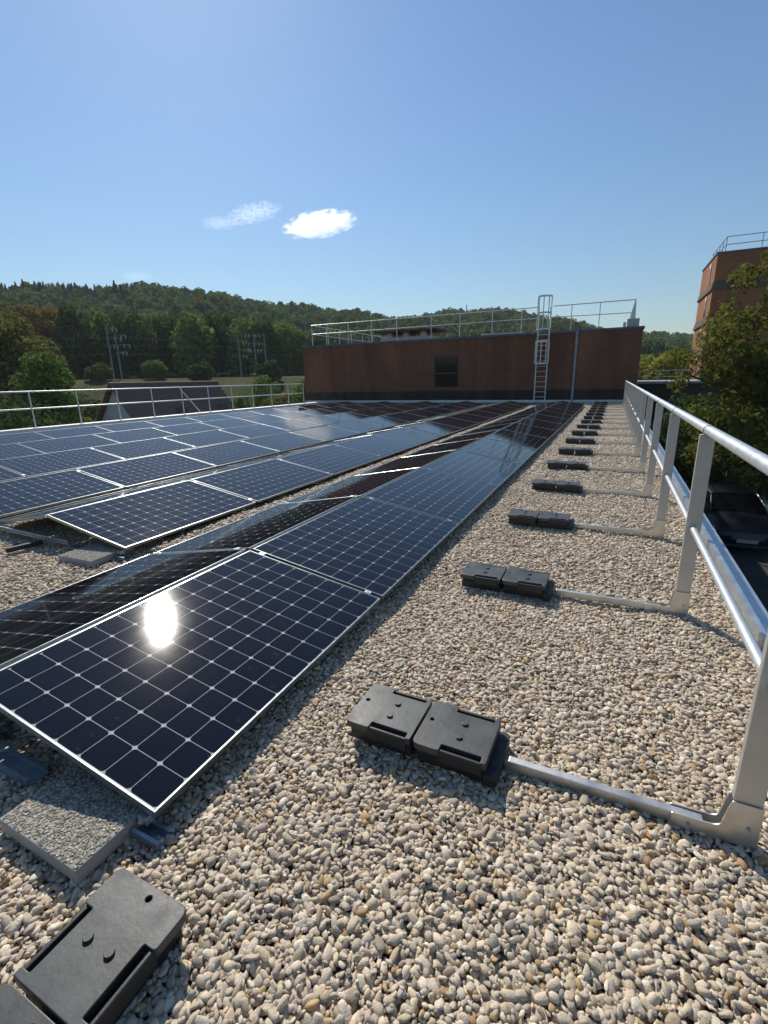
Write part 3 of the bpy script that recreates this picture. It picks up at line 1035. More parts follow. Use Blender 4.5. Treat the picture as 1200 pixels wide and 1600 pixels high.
tag(MB().box(1.48, 2.06, 29.0, 29.5, AZ+.031, AZ+.458).build('concrete_plinth', 'concrete_l', None, bevel=.01), 'small pale concrete plinth under the tapered railing end on the annex', 'plinth')
tag(MB().box(1.30, 1.44, 28.95, 29.12, AZ+.031, AZ+.30).build('vent_pipe', 'render_w', None, bevel=.02), 'little white vent pipe left of the plinth on the annex roof', 'vent')
rv = thing('roof_vent', 'dark flat vent cowl on small white piers on the annex roof', 'vent', (-12.6, 33.2, AZ))
MB().box(-1.9, 2.0, -1.0, 1.0, .003, .55).build('plinth', 'concrete_l', rv)
for px in (-1.3, 0, 1.3):
    for py in (-.7, .7):
        MB().box(px-.18, px+.18, py-.12, py+.12, .551, .86).build('pier', 'render_w', rv)
MB().prism(rounded([(-2.3, -1.3), (2.45, -1.3), (2.45, 1.3), (-2.3, 1.3)], .05), .861, 1.0).build('cap', 'wood_dark', rv)
tag(MB().box(-7.6, -4.6, 34, 36, AZ+.003, AZ+.55).build('skylight_kerb', 'concrete_l', None, bevel=.02), 'low pale roof kerb behind the annex railing near the ladder', 'kerb')
tag(MB().tube([(-9.8, 38, AZ), (-9.8, 38, AZ+3.1)], .035, 8).build('aerial_pole', 'mast', None, True), 'thin aerial pole rising behind the annex railing', 'pole')
bpy.data.objects['aerial_pole'].location = (0, 0, 0)

# ------------------------------------------------------------------ tall terracotta block at right
TX, TY, TX1, TY1 = 8.27, 54.0, 26.0, 62.6
tb = thing('tall_building', 'tall terracotta apartment block with flared concrete bands at right', 'building', (0, 0, 0))
lips = [11.58, 8.62, 5.81, 3.02, .25, -3.79]
SK = .78
for i in range(5):
    zt, zb = lips[i], lips[i+1]
    ins = .10
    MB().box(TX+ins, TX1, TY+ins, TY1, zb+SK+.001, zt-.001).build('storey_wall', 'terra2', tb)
    o0, o1 = -.06, ins
    v_ = []
    for z_, o_ in ((zb+.0, -.05), (zb+.07, -.05), (zb+SK, ins-.003)):
        v_ += [(TX+o_, TY+o_, z_), (TX1, TY+o_, z_), (TX1, TY1-o_, z_), (TX+o_, TY1-o_, z_)]
    f_ = [(3, 2, 1, 0), (8, 9, 10, 11)]
    for q in range(2):
        for j in range(4):
            f_.append((q*4+j, q*4+(j+1) % 4, q*4+4+(j+1) % 4, q*4+4+j))
    MB().add(v_, f_).build('concrete_band', 'skirt', tb)
    # slit window on the sunlit side
    wy0, wz0_, wz1_ = TY+2.7, zb+SK+.02, zb+SK+1.45
    wnd = MB().box(TX+ins-.03, TX+ins-.002, wy0, wy0+.62, wz0_, wz1_).build('window', 'glass_dark', tb)
    MB().box(TX+ins-.05, TX+ins-.003, wy0-.12, wy0-.002, wz0_, wz1_+.4).build('jamb', 'beige', wnd)
    MB().box(TX+ins-.05, TX+ins-.003, wy0, wy0+.75, wz1_+.003, wz1_+.4).build('lintel', 'render_w', wnd)
    # pale window frames on the shaded side
    for wx in (13.1, 16.4, 19.7):
        wn = MB().box(wx, wx+1.5, TY+ins-.035, TY+ins-.003, zb+SK+.05, zb+SK+1.5).build('window', 'render_w', tb)
        for q in (0, 1):
            MB().box(wx+.08+q*.7, wx+.72+q*.7, TY+ins-.045, TY+ins-.0355, zb+SK+.13, zb+SK+1.42).build('pane', 'glass_dark', wn)
MB().box(TX+.02, TX1, TY+.02, TY1-.02, lips[0], lips[0]+.12).build('roof_edge', 'zinc', tb)
tr_ = thing('roof_railing', 'thin dark railing on top of the tall terracotta block', 'railing', (0, 0, lips[0]+.12))
for z_ in (.62, 1.25):
    MB().tube([(TX+.7, TY+.6, z_), (TX1, TY+.6, z_)], .03, 6).build('rail', 'mast', tr_, True)
    MB().tube([(TX+.7, TY+.6, z_), (TX+.7, TY1-.6, z_)], .03, 6).build('rail', 'mast', tr_, True)
for i in range(6):
    MB().box(TX+.7+i*2.6-.025, TX+.7+i*2.6+.025, TY+.575, TY+.625, .002, 1.24).build('post', 'mast', tr_)
for i in range(1, 5):
    MB().box(TX+.675, TX+.725, TY+.6+i*1.7-.025, TY+.6+i*1.7+.025, .002, 1.24).build('post', 'mast', tr_)
tag(MB().box(12.7, 14.2, 56, 57.5, lips[0]+.122, lips[0]+1.35).build('chimney_stack', 'render_w', None, bevel=.03), 'white chimney box on top of the tall terracotta block', 'chimney')

# low flat building behind the rail
lb = thing('low_flat_building', 'low dark building with pale flat roof edge beyond the guardrail end', 'building', (0, 0, 0))
MB().box(2.62, 9.5, 42, 52, G0, .70).build('wall', 'plinth', lb)
MB().box(2.45, 9.7, 41.8, 52, .701, .86).build('roof_edge', 'concrete', lb)
for x_ in (3.4, 5.4, 7.4):
    wn = MB().box(x_, x_+1.4, 41.96, 41.998, -2.4, -.5).build('window', 'beige', lb)
    MB().box(x_+.1, x_+1.3, 41.945, 41.9595, -2.3, -.6).build('pane', 'glass_dark', wn)
lr = thing('roof_railing', 'thin pale railing on the low flat roof in front of the yellow-green trees', 'railing', (0, 42.4, .86))
for z_ in (.35, .8):
    MB().tube([(2.7, 0, z_), (9.5, 0, z_)], .02, 6).build('rail', 'white_steel', lr, True)
for x_ in (2.7, 4.2, 5.7, 7.2, 8.7):
    MB().box(x_-.015, x_+.015, -.015, .015, 0, .8).build('post', 'white_steel', lr)

# ------------------------------------------------------------------ foliage
def crown_arrays(seed, lobes, n_leaf, size, jit=.55, fill=.25):
    """quads facing outward, spread over the skins and insides of overlapping lobes"""
    r_ = np.random.default_rng(seed)
    lobes = np.array(lobes, float)
    wgt = lobes[:, 3]**2
    li = r_.choice(len(lobes), n_leaf, p=wgt/wgt.sum())
    d = r_.normal(size=(n_leaf, 3))
    d /= np.linalg.norm(d, axis=1)[:, None]
    rad = np.where(r_.random(n_leaf) < fill, r_.uniform(.3, .85, n_leaf), r_.normal(.96, .085, n_leaf))
    c = lobes[li, :3]
    P_ = c + d*rad[:, None]*lobes[li, 3][:, None]*np.array([1, 1, .85])
    nrm = d + r_.normal(0, jit, (n_leaf, 3)) + np.array([0, 0, .25])
    nrm /= np.linalg.norm(nrm, axis=1)[:, None]
    t = np.cross(nrm, r_.normal(size=(n_leaf, 3)))
    t /= np.linalg.norm(t, axis=1)[:, None]
    b2 = np.cross(nrm, t)
    s = size*r_.lognormal(0, .3, n_leaf)
    a = t*s[:, None]*.5
    b2 = b2*(s*r_.uniform(.5, .85, n_leaf))[:, None]*.5
    fold = nrm*(s*r_.uniform(-.18, .18, n_leaf))[:, None]
    V = np.stack([P_-a, P_-b2*1.0+fold, P_+a, P_+b2+fold], 1).reshape(-1, 3)
    Q = np.arange(n_leaf*4).reshape(-1, 4)
    return V, Q

def lobes_for(seed, rx, h0, h1, n_, rmin, rmax):
    r_ = random.Random(seed)
    out = []
    for i in range(n_):
        t = (i+.5)/n_
        z_ = h0 + (h1-h0)*t
        wdt = rx*math.sin(math.pi*min(1, .22 + .72*t))**.7
        a = i*2.399 + r_.uniform(-.4, .4)
        q = wdt*r_.uniform(.35, .95)
        rr = r_.uniform(rmin, rmax)*(1 - .25*t)
        out.append((q*math.cos(a), q*math.sin(a), z_, rr))
    return out

def trunk_mesh(seed, h, r0, lean=.04, limbs=5, spread=.5, h_limb=.45):
    r_ = random.Random(seed)
    mb = MB()
    pts = []
    x = y = 0
    for i in range(7):
        pts.append((x, y, h*i/6))
        x += r_.uniform(-lean, lean)*h/6
        y += r_.uniform(-lean, lean)*h/6
    mb.tube(pts, r0, 9, r0*.3)
    for i in range(limbs):
        t = h_limb + (.9-h_limb)*i/limbs
        k = int(t*6)
        p0 = Vector(pts[k])
        a = i*2.4 + r_.uniform(-.5, .5)
        L_ = h*spread*r_.uniform(.6, 1)*(1.1-t)
        q = []
        for j in range(5):
            u_ = j/4
            q.append(p0 + Vector((math.cos(a)*L_*u_, math.sin(a)*L_*u_, L_*.75*u_**1.25 + r_.uniform(-.03, .03)*L_)))
        mb.tube(q, r0*.45*(1.15-t), 7, r0*.08)
    return mb

def make_tree(name, label, cat, loc, h, rx, mat, seed, n_leaf, leaf, group=None, h0=.35, n_l=16, rmin=.28, rmax=.42, r0=None, rotz=0):
    o = thing(name, label, cat, loc, rotz, group)
    V, Q = crown_arrays(seed, lobes_for(seed, rx, h*h0, h*.9, n_l, rx*rmin*1.4, rx*rmax*1.4), n_leaf, leaf)
    link('crown', np_mesh('crown', V, Q, mat), o)
    trunk_mesh(seed, h*.8, r0 or h*.02).build('trunk', 'bark', o, True)
    return o

# the belt of tall trees behind the railway: every tree its own object, four crowns shared
def belt_crown(seed, h, rx, mat, n_leaf, leaf):
    V, Q = crown_arrays(seed, lobes_for(seed, rx, h*.2, h*.9, 20, rx*.42, rx*.62), n_leaf, leaf)
    return np_mesh('crown', V, Q, mat)
BC = {}
for mat in ('leaf_dark', 'leaf_mid', 'leaf_rust', 'leaf_olive'):
    BC[mat] = [belt_crown(hash_ + 40, 16.0, 4.9, mat, 3000, .72) for hash_ in (1, 2)]
BT = trunk_mesh(5, 12, .28).mesh('trunk', 'bark', True)
belt_spec = []
br = random.Random(21)
a_ = -66.0
k = 0
mats = ['leaf_olive', 'leaf_dark', 'leaf_dark', 'leaf_rust', 'leaf_rust', 'leaf_dark', 'leaf_mid', 'leaf_dark', 'leaf_dark', 'leaf_mid', 'leaf_dark', 'leaf_mid',
        'leaf_dark', 'leaf_dark', 'leaf_mid', 'leaf_dark', 'leaf_mid', 'leaf_mid', 'leaf_dark', 'leaf_mid']
words = {'leaf_dark': 'dark green', 'leaf_mid': 'mid green', 'leaf_rust': 'rust tinged', 'leaf_olive': 'olive brown'}
while a_ < -31:
    belt_spec.append((a_, br.uniform(112, 124), mats[k % len(mats)]))
    a_ += br.uniform(1.6, 2.15)
    k += 1
for k, (az, rr, mat) in enumerate(belt_spec):
    el = np.interp(az, [-66, -62, -58.5, -56.5, -52.8, -48.7, -43.7, -39, -35.8, -33.7, -31], [7.0, 7.2, 7.7, 7.8, 7.4, 7.6, 7.4, 7.4, 6.5, 5.6, 4.8])
    p_ = polar(az, rr, -.3)
    h = (1.42 + rr*math.tan(R(el + br.uniform(-.45, .15))) - p_.z)
    o = thing('broadleaf_tree', '%s broadleaf tree, %s from the left in the belt behind the railway bank' % (words[mat], ORD[k] if k < 20 else 'last'), 'tree', p_, br.uniform(0, 6.28), 'tall trees behind the railway')
    s = h/16.0
    c_ = link('crown', BC[mat][k % 2], o)
    t_ = link('trunk', BT, o)
    o.scale = (s*br.uniform(.9, 1.15), s*br.uniform(.9, 1.15), s)

# wooded hillside: reads as one mass
def forest_mesh(i, conifer=False):
    if conifer:
        r_ = np.random.default_rng(300+i)
        n_ = 900
        t = r_.random(n_)**.8
        a = r_.uniform(0, 6.283, n_)
        rad = (.12 + (1-t)*3.0)*r_.uniform(.35, 1.08, n_)
        c = np.stack([rad*np.cos(a), rad*np.sin(a), 1.5 + t*12.5], 1)
        out = np.stack([np.cos(a), np.sin(a), -.55*np.ones(n_)], 1)
        side = np.stack([-np.sin(a), np.cos(a), np.zeros(n_)], 1)
        s = (.5 + (1-t)*.8)[:, None]*r_.uniform(.7, 1.2, (n_, 1))
        V = np.stack([c-out*s*.5, c-side*s*.42, c+out*s*.6, c+side*s*.42], 1).reshape(-1, 3)
        return np_mesh('spruce_source', V, np.arange(n_*4).reshape(-1, 4), 'conifer')
    V, Q = crown_arrays(500+i, lobes_for(500+i, 3.9, 3.0, 11.0, 13, 1.7, 2.5), 620, 1.25)
    return np_mesh('forest_source', V, Q, 'leaf_forest')
SRC = [forest_mesh(i) for i in range(5)] + [forest_mesh(i, True) for i in range(2)]
FP, FR, FS, FT, FI = [], [], [], [], []
fr_ = random.Random(9)
for rr in np.arange(140, 446, 8.0):
    step = math.degrees(8.0/rr)
    az = -72.0 + fr_.uniform(0, step)
    while az < 26:
        a2 = az + fr_.uniform(-.4, .4)*step
        r2_ = rr + fr_.uniform(-3.5, 3.5)
        az += step
        if a2 > -33 and r2_ < 190:
            if a2 < -6 or r2_ < 150:
                continue
        if a2 < -53.8 and 330 < r2_ <= 350:
            continue
        p_ = polar(a2, r2_, -.6)
        if a2 < -53.8 and r2_ > 350:
            continue
        con = (a2 < -52 and r2_ > 300 and fr_.random() < .3) or (a2 > 1 and fr_.random() < .015)
        FP.append(p_)
        FR.append((fr_.uniform(-.05, .05), fr_.uniform(-.05, .05), fr_.uniform(0, 6.28)))
        sc = fr_.uniform(1.0, 1.25) if con else fr_.uniform(.78, 1.12)
        FS.append((sc*fr_.uniform(.9, 1.1), sc*fr_.uniform(.9, 1.1), sc))
        FI.append(5 + fr_.randrange(2) if con else fr_.randrange(5))
        v_ = fr_.uniform(.6, 1.15)
        q = fr_.random()
        FT.append((v_*(1.25 if q < .12 else 1.0), v_*(1.0 if q < .12 else 1.0), v_*(.8 if q < .12 else 1.0), 1))
for rr in np.arange(352, 446, 5.0):
    step = math.degrees(4.6/rr)
    az = -72.0
    while az < -53.6:
        a2 = az + fr_.uniform(-.4, .4)*step
        r2_ = rr + fr_.uniform(-2, 2)
        az += step
        FP.append(polar(a2, r2_, -.6))
        FR.append((0, 0, fr_.uniform(0, 6.28)))
        sc = fr_.uniform(.72, 1.0)
        FS.append((sc, sc, sc))
        FI.append(5 + fr_.randrange(2))
        v_ = fr_.uniform(.8, 1.3)
        FT.append((v_, v_, v_, 1))
scatter('wooded_hillside', np.array([tuple(p_) for p_ in FP]), np.array(FR), np.array(FS), np.array(FT), np.array(FI), SRC,
        'dense mixed woodland covering the hills on the skyline', 'woodland')

# single trees and bushes nearer by
make_tree('olive_tree', 'olive brown tree at the left picture edge behind the round green one', 'tree', polar(-62.6, 62, 0), 12.9, 4.6, 'leaf_olive', 61, 11000, .36)
make_tree('round_tree', 'bright green round tree just beyond the left guardrail', 'tree', polar(-59.7, 36, 0), 7.7, 1.75, 'leaf_mid', 62, 9000, .2, h0=.25, n_l=22)
make_tree('round_tree', 'dark leafy tree below the round green one at the left picture edge', 'tree', polar(-64.2, 30, 0), 4.9, 2.6, 'leaf_dark', 63, 6000, .2, h0=.2)
for i, (az, rr, h, rx, mat, lab) in enumerate((
        (-50.1, 88, 2.6, 1.9, 'leaf_mid', 'round bush alone on the railway bank above the house'),
        (-57.6, 60, 4.6, 2.2, 'leaf_dark', 'dark shrub between the round tree and the house gable'),
        (-41.8, 55, 4.2, 1.9, 'leaf_mid', 'green shrub right of the house roof'),
        (-39.2, 66, 5.6, 2.2, 'leaf_mid', 'taller shrub beside the leaning mast right of the house'),
        (-36.6, 52, 4.4, 2.1, 'leaf_olive', 'olive shrub beyond the end of the left guardrail'),
        (-34.3, 44, 5.9, 2.0, 'leaf_mid', 'light green tree at the left corner of the annex'),
        (-45.6, 84, 2.4, 2.0, 'leaf_dark', 'low dark bush on the bank behind the roof ridge'),
        (-60.8, 47, 3.2, 2.6, 'leaf_mid', 'low hedge shrub under the round tree'),
        (-38.2, 82, 3.0, 2.2, 'leaf_dark', 'low dark bush on the bank below the right masts'),
        (-55.2, 86, 2.2, 1.8, 'leaf_olive', 'dry bush on the bank left of the masts'))):
    make_tree('shrub', lab, 'shrub', polar(az, rr, -.1), h, rx, mat, 70+i, 2600, .26 if rr < 70 else .36, 'shrubs beyond the left roof edge', h0=.25, n_l=12)
for i, (az, rr, h, rx, lab) in enumerate(((2.7, 66, 7.2, 3.0, 'yellow-green tree right behind the annex corner'), (4.6, 64, 7.6, 2.6, 'yellow-green tree in the middle behind the low flat roof'),
                                          (6.5, 66, 7.0, 2.6, 'yellow-green tree behind the flat roof beside the tall block'), (.4, 70, 6.4, 2.8, 'yellow-green tree hidden mostly behind the annex'))):
    make_tree('yellow_tree', lab, 'tree', polar(az, rr, 0), h, rx, 'leaf_yellow', 90+i, 5200, .30, 'yellow-green trees behind the low building', h0=.3)

# big tree at the right edge
bt = thing('broadleaf_tree', 'big backlit tree with bent dark limbs at the right picture edge', 'tree', (6.75, 18.2, G0+.25))
tm = MB()
tm.tube([(0, 0, -.3), (0, 0, 0), (.05, .05, 1.6), (-.15, 0, 3.2), (-.1, .1, 4.6), (.25, .2, 6.2), (.3, .1, 8.2)], .26, 12, .07)
limbs = [[(-.12, 0, 3.0), (-.9, -.2, 3.6), (-1.35, -.3, 4.4), (-1.3, -.3, 5.4), (-1.5, -.2, 6.6)],
         [(-.1, .05, 3.9), (-.8, .1, 4.6), (-1.6, .1, 4.75), (-2.6, .2, 4.6), (-3.3, .3, 4.9)],
         [(0, 0, 4.8), (-.6, .2, 5.5), (-1.0, .2, 6.6), (-1.1, .3, 7.7)],
         [(-.1, 0, 2.7), (-.9, -.5, 2.9), (-1.9, -.8, 2.95), (-2.7, -1.0, 3.3)],
         [(-1.3, -.3, 4.6), (-1.9, -.4, 5.2), (-2.5, -.4, 5.5), (-3.0, -.4, 5.9)],
         [(.1, .1, 4.4), (.9, .2, 5.3), (1.8, .3, 6.0)], [(.1, .1, 5.6), (1.1, -.3, 6.6), (1.7, -.4, 7.6)], [(0, 0, 3.6), (.9, -.6, 4.2), (1.9, -1.0, 4.6)]]
for l_ in limbs:
    tm.tube(l_, .12, 8, .03)
tm.build('trunk', 'bark', bt, True)
lobes = []
lr_ = random.Random(77)
for l_ in limbs:
    for q in l_[1:]:
        for _ in range(3):
            lobes.append((q[0]+lr_.uniform(-.55, .55), q[1]+lr_.uniform(-.9, .9), q[2]+lr_.uniform(-.3, .65), lr_.uniform(.32, .62)))
for _ in range(44):
    lobes.append((lr_.uniform(-3.0, 2.6), lr_.uniform(-1.8, 2.2), lr_.uniform(2.2, 4.2), lr_.uniform(.35, .7)))
for _ in range(14):
    lobes.append((lr_.uniform(-1.6, 2.2), lr_.uniform(-1.4, 1.8), lr_.uniform(6.2, 7.9), lr_.uniform(.3, .5)))
for _ in range(105):
    while True:
        q = (lr_.uniform(-1, 1), lr_.uniform(-1, 1), lr_.uniform(-1, 1))
        if .35 < sum(e*e for e in q) < 1:
            break
    lobes.append((-.15 + q[0]*3.0, q[1]*2.2, 6.0 + q[2]*2.8, lr_.uniform(.24, .46)))
V, Q = crown_arrays(78, lobes, 36000, .125, .75, .45)
link('crown', np_mesh('crown', V, Q, 'leaf_near'), bt)

make_tree('courtyard_tree', 'dark tree in the shaded yard just behind the guardrail posts', 'tree', (4.1, 21.5, G0), 4.7, 1.5, 'leaf_dark', 151, 5200, .15, h0=.2, n_l=18)
make_tree('courtyard_tree', 'dark tree beside the parked car under the big tree', 'tree', (6.4, 20.3, G0), 4.2, 1.5, 'leaf_dark', 152, 5200, .15, h0=.25, n_l=18)
# hedge bits by the lawn
for i, (x_, y_, s) in enumerate(((6.9, 25.5, .55), (7.25, 24.6, .5), (6.6, 27.2, .5), (6.4, 29.5, .6))):
    o = thing('garden_shrub', ['small shrub at the lawn edge nearest the parked car', 'small shrub at the lawn edge close to the big tree', 'small shrub halfway along the lawn edge', 'small shrub at the far lawn edge'][i], 'shrub', (x_, y_, G0+.1), 0, 'small shrubs at the lawn edge')
    V, Q = crown_arrays(140+i, [(0, 0, s*.8, s), (.3, .2, s*.6, s*.7), (-.3, -.1, s*.7, s*.75)], 900, .13)
    link('crown', np_mesh('crown', V, Q, 'leaf_yellow'), o)
    MB().tube([(0, 0, -.1), (0, 0, s)], .03, 6).build('stem', 'bark', o)
tag(MB().prism([(6.55+.06*math.cos(a), 31.5+.06*math.sin(a)) for a in np.arange(10)*math.pi/5], G0+.03, G0+1.0).build('bollard', 'concrete_l', None, bevel=.01), 'short pale post standing by the lawn', 'bollard')

# ------------------------------------------------------------------ house beyond the left edge
def at_azel(az, el, d):
    return Vector((CAM.x + d*math.sin(R(az)), CAM.y + d*math.cos(R(az)), CAM.z + d*math.tan(R(el))))
A = at_azel(-54.3, .22, 31.0)
B = at_azel(-43.9, .12, 35.5)
A.z = B.z = 1.53
hs_ = thing('tiled_house', 'house with brown tiled roof and pale gable below the left guardrail', 'house', (A.x, A.y, G0-1.5))
rd = Vector((B.x-A.x, B.y-A.y, 0))
RL = rd.length
rd.normalize()
hs_.rotation_euler = (0, 0, math.atan2(rd.y, rd.x))
RH = A.z - (G0-1.5)                          # ridge height above the base
HWD, EAVE = 3.9, RH-3.9*1.12
gable = [(-HWD+.35, 0), (HWD-.35, 0), (HWD-.35, EAVE+.3), (0, RH-.14), (-HWD+.35, EAVE+.3)]
MB().prism(gable, 0, RL-.3, lambda p: (p[2]+.15, p[0], p[1])).build('wall', 'concrete_l', hs_)
for sgn in (-1, 1):
    mb = MB()
    nC = 17
    for i in range(nC):
        t0, t1 = i/nC, (i+1)/nC + .012
        ya, yb = sgn*HWD*t0, sgn*HWD*t1
        za, zb = RH - (RH-EAVE)*t0, RH - (RH-EAVE)*t1
        mb.add([(-.15, ya, za-.02), (RL, ya, za-.02), (RL, yb, zb+.045), (-.15, yb, zb+.045), (-.15, ya, za-.09), (RL, ya, za-.09), (RL, yb, zb-.02), (-.15, yb, zb-.02)],
               [(0, 1, 2, 3), (7, 6, 5, 4), (0, 4, 5, 1), (1, 5, 6, 2), (2, 6, 7, 3), (3, 7, 4, 0)])
    rf = mb.build('roof_slope', 'rooftile', hs_)
    if sgn < 0:
        for cx in (3.2, 6.4):
            sk = MB().box(-.35, .35, -.45, .45, 0, .07).build('skylight', 'tile_dark', hs_)
            sl_a = math.atan2(RH-EAVE, HWD)
            sk.location = (cx, -HWD*.42, RH-(RH-EAVE)*.42+.03)
            sk.rotation_euler = (sl_a, 0, 0)
MB().tube([(-.15, 0, RH+.0), (RL, 0, RH+.0)], .10, 8).build('ridge_tiles', 'rooftile', hs_)
wn = MB().box(-.0, .14, -.35, .35, RH-3.0, RH-2.0).build('window', 'glass_dark', hs_)
MB().box(-.03, .139, -.42, -.352, RH-3.05, RH-1.95).build('shutter', 'tile_dark', wn)
MB().box(-.03, .139, .352, .80, RH-3.05, RH-1.95).build('shutter', 'tile_dark', wn)

# ------------------------------------------------------------------ railway masts and wires
def mast(az, rr, el_top, label, arm):
    p_ = polar(az, rr, -.4)
    h = 1.42 + rr*math.tan(R(el_top)) - p_.z
    o = thing('catenary_mast', label, 'mast', p_, -R(az), 'railway masts on the bank')
    MB().tube([(0, 0, 0), (0, 0, h)], .14, 8, .09).build('pole', 'mast', o, True)
    for zz_, L_ in ((h-.5, 1.5), (h-1.9, 1.9), (h-3.0, 1.3)):
        MB().tube([(-L_*arm*.2, 0, zz_), (L_*arm, 0, zz_+.25)], .06, 6).build('arm', 'mast', o, True)
        for q in (.55, .95):
            ins_ = MB()
            for e in range(4):
                ins_.tube([(L_*arm*q, 0, zz_+.2-.14*e), (L_*arm*q, 0, zz_+.13-.14*e)], .10, 8)
            ins_.build('insulator', 'render_w', o)
    return p_, h
ms = [mast(-53.9, 92, 5.7, 'railway mast with insulators, left of the left pair behind the house', 1),
      mast(-53.2, 90, 5.1, 'railway mast with insulators, right of the left pair behind the house', 1),
      mast(-41.3, 95, 4.65, 'leftmost and shortest railway mast of the right group', 1),
      mast(-39.6, 93, 5.3, 'middle railway mast of the right group behind the bank', -1),
      mast(-38.5, 91, 5.3, 'rightmost railway mast of the right group behind the bank', -1)]
for i, (za, lab) in enumerate(((1.0, 'upper'), (2.2, 'middle'), (3.6, 'lower'))):
    pts = []
    for az in np.linspace(-70, -28, 43):
        sag = .35*math.sin((az+53)/12*math.pi)**2
        d = 92 - .6*i
        pts.append((CAM.x + d*math.sin(R(az)), CAM.y + d*math.cos(R(az)), 10.0-za-sag))
    tag(MB().tube(pts, .012, 5).build('overhead_wire', 'wire'), '%s of the three thin railway wires strung between the masts' % lab, 'wire', 'railway wires')

# ------------------------------------------------------------------ parked car in the shaded yard
car = thing('parked_car', 'black car parked in the shaded yard below the right guardrail', 'car', (5.15, 15.6, G0+.032), R(3))
def loft(stations, closed=True):
    mb = MB()
    k = len(stations[0])
    vs_ = [p for s in stations for p in s]
    fs = []
    for i in range(len(stations)-1):
        for j in range(k-1):
            fs.append((i*k+j, i*k+j+1, (i+1)*k+j+1, (i+1)*k+j))
    fs.append(tuple(reversed(range(k))))
    fs.append(tuple(range((len(stations)-1)*k, len(stations)*k)))
    return mb.add(vs_, fs)
def ring(y, wd, zb, zs, zt):
    half = [(wd*.86, zb), (wd*.97, zb+.1), (wd, (zb+zs)/2), (wd*.98, zs-.06), (wd*.9, zs), (wd*.55, zt), (0, zt+.015)]
    return [(x, y, z) for x, z in half] + [(-x, y, z) for x, z in reversed(half[:-1])] + [(half[0][0], y, half[0][1])]
bodyst = [ring(0, .70, .30, .62, .66), ring(.06, .80, .24, .70, .74), ring(.35, .87, .2, .80, .86), ring(1.05, .90, .2, .90, .97), ring(1.3, .90, .2, .93, .99),
          ring(3.3, .90, .2, .95, 1.0), ring(4.0, .88, .22, .96, 1.0), ring(4.3, .82, .3, .9, .93)]
bdy = loft(bodyst).build('body', 'car_paint', car, True)
def cab(y, wd, z):
    half = [(wd, z-.14), (wd*.97, z-.05), (wd*.85, z), (0, z+.025)]
    return [(x, y, zz_) for x, zz_ in half] + [(-x, y, zz_) for x, zz_ in reversed(half[:-1])] + [(half[0][0], y, half[0][1])]
roof = MB()
st_ = [cab(1.95, .64, 1.42), cab(2.5, .66, 1.47), cab(3.3, .64, 1.44)]
loft(st_).build('roof', 'car_paint', car, True)
MB().add([(-.74, 1.15, .99), (.74, 1.15, .99), (.60, 1.94, 1.40), (-.60, 1.94, 1.40)], [(0, 1, 2, 3)]).build('windscreen', 'glass_dark', car)
MB().add([(-.72, 4.0, .99), (.72, 4.0, .99), (.60, 3.31, 1.42), (-.60, 3.31, 1.42)], [(3, 2, 1, 0)]).build('rear_window', 'glass_dark', car)
for s in (-1, 1):
    MB().add([(s*.80, 1.25, .98), (s*.80, 3.8, .98), (s*.645, 3.25, 1.36), (s*.645, 2.0, 1.36)], [(0, 1, 2, 3)]).build('side_window', 'glass_dark', car)
    MB().tube([(s*.77, 1.13, .99), (s*.70, 1.5, 1.2), (s*.63, 1.95, 1.40), (s*.65, 2.6, 1.42), (s*.70, 3.4, 1.38)], .022, 6).build('roof_trim', 'car_trim', car, True)
    hl = MB().add([(s*.47, .055, .60), (s*.79, .16, .62), (s*.82, .28, .73), (s*.52, .10, .71)], [(0, 1, 2, 3) if s > 0 else (3, 2, 1, 0)])
    hl.add([(s*.47, .035, .60), (s*.80, .13, .62), (s*.83, .26, .74), (s*.52, .08, .72)], [(0, 1, 2, 3) if s > 0 else (3, 2, 1, 0)])
    hl.build('headlight', 'car_light', car)
    mr_ = MB().box(s*.98-.09, s*.98+.09, 1.42, 1.52, .98, 1.12).build('mirror', 'car_paint', car, bevel=.03)
    for y_ in (.82, 3.45):
        wh = MB().tube([(s*.72, y_, .31), (s*.905, y_, .31)], .31, 24).build('wheel', 'tyre', car, True)
        MB().tube([(s*.88, y_, .31), (s*.915, y_, .31)], .19, 16).build('rim', 'car_trim', wh, True)
gl_ = MB().box(-.42, .42, -.012, .02, .44, .64).build('grille', 'plastic_dark', car)
for i in range(4):
    MB().box(-.44+.02*i, .44-.02*i, -.03, -.013, .615-.05*i, .628-.05*i).build('grille_bar', 'car_trim', gl_)
MB().box(-.26, .26, -.045, -.031, .36, .46).build('number_plate', 'plate', car)
MB().box(-.72, .72, -.01, .2, .2, .3).build('bumper', 'plastic', car, bevel=.02)

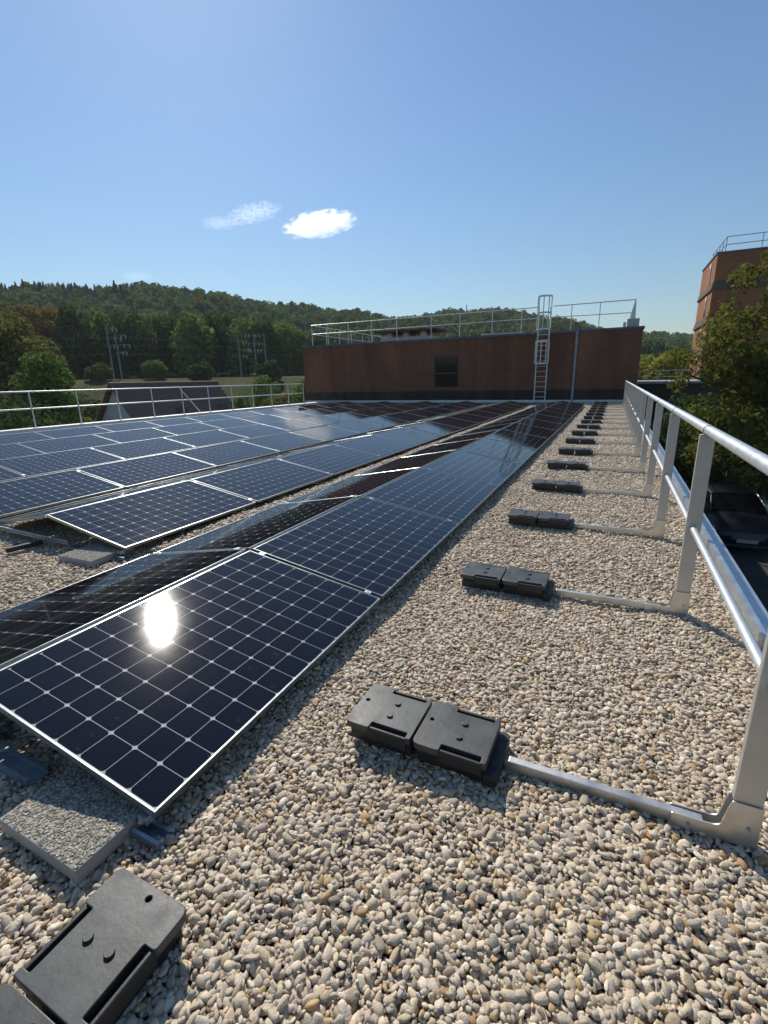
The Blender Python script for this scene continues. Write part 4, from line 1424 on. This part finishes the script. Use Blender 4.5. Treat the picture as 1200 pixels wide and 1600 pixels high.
# ------------------------------------------------------------------ clouds
def cloud_mat(name, dens, nscale, edge, soft=.45):
    mt = bpy.data.materials.new(name)
    mt.use_nodes = True
    n = mt.node_tree
    n.nodes.clear()
    out = n.nodes.new('ShaderNodeOutputMaterial')
    pv = n.nodes.new('ShaderNodeVolumePrincipled')
    pv.inputs['Color'].default_value = (1, 1, 1, 1)
    pv.inputs['Anisotropy'].default_value = .6
    tc = n.nodes.new('ShaderNodeTexCoord')
    ln = nd(n, 'ShaderNodeVectorMath', operation='LENGTH')
    n.links.new(tc.outputs['Object'], ln.inputs[0])
    nz = nd(n, 'ShaderNodeTexNoise', Scale=nscale, Detail=5.0, Roughness=.62)
    mp = n.nodes.new('ShaderNodeMapping')
    mp.inputs['Scale'].default_value = (1.6, 1, 1)
    n.links.new(tc.outputs['Object'], mp.inputs[0])
    n.links.new(mp.outputs[0], nz.inputs['Vector'])
    a = nd(n, 'ShaderNodeMath', operation='MULTIPLY_ADD')      # noise*edge - length
    n.links.new(nz.outputs['Fac'], a.inputs[0])
    a.inputs[1].default_value = edge
    b = nd(n, 'ShaderNodeMath', operation='SUBTRACT')
    b.inputs[0].default_value = .9 - edge*.5
    n.links.new(ln.outputs['Value'], b.inputs[1])
    n.links.new(b.outputs[0], a.inputs[2])
    c = nd(n, 'ShaderNodeMapRange')
    c.inputs[1].default_value = 0
    c.inputs[2].default_value = soft
    c.inputs[3].default_value = 0
    c.inputs[4].default_value = dens
    n.links.new(a.outputs[0], c.inputs[0])
    n.links.new(c.outputs[0], pv.inputs['Density'])
    n.links.new(pv.outputs[0], out.inputs['Volume'])
    return mt
M['cloud'] = cloud_mat('cumulus vapour', .02, 2.9, 2.6)
M['wisp'] = cloud_mat('thin vapour', .0060, 4.5, 8.0, 1.5)
def cloud(az, el, hw_, hh_, tilt, mat, label):
    d = 2600.0
    p_ = at_azel(az, el, d)
    bm = bmesh.new()
    bmesh.ops.create_icosphere(bm, subdivisions=3, radius=1.0)
    me = bpy.data.meshes.new('cloud')
    bm.to_mesh(me)
    bm.free()
    me.materials.append(M[mat])
    o = link('cloud', me)
    o.location = p_
    o.rotation_euler = (0, -R(tilt), -R(az))
    dd = d/math.cos(R(el))
    o.scale = (dd*math.tan(R(hw_)), dd*math.tan(R(hh_))*1.3, dd*math.tan(R(hh_)))
    tag(o, label, 'cloud', 'small clouds')
cloud(-31.7, 15.75, 4.1, 1.3, 9, 'cloud', 'bright white compact cloud left of the picture centre')
cloud(-38.5, 16.5, 2.9, .95, 14, 'wisp', 'thin ragged wisp of cloud left of the bright cloud')
cloud(-42.0, 15.5, 1.9, .65, 3, 'wisp', 'small faint wisp below the ragged wisp')
cloud(-50.4, 10.4, 1.6, .5, 2, 'wisp', 'faint low streak of cloud above the left hill')

# ------------------------------------------------------------------ air
hz = MB().box(-985, 985, -985, 985, -6.0, 96.0).mesh('haze', None)
mt = bpy.data.materials.new('thin valley haze')
mt.use_nodes = True
n = mt.node_tree
n.nodes.clear()
out = n.nodes.new('ShaderNodeOutputMaterial')
pv = n.nodes.new('ShaderNodeVolumePrincipled')
pv.inputs['Color'].default_value = (.86, .92, 1.0, 1)
pv.inputs['Density'].default_value = .00024
n.links.new(pv.outputs[0], out.inputs['Volume'])
hz.materials.append(mt)
tag(link('haze', hz), 'thin pale haze in the air over the valley', 'haze', None, 'stuff')
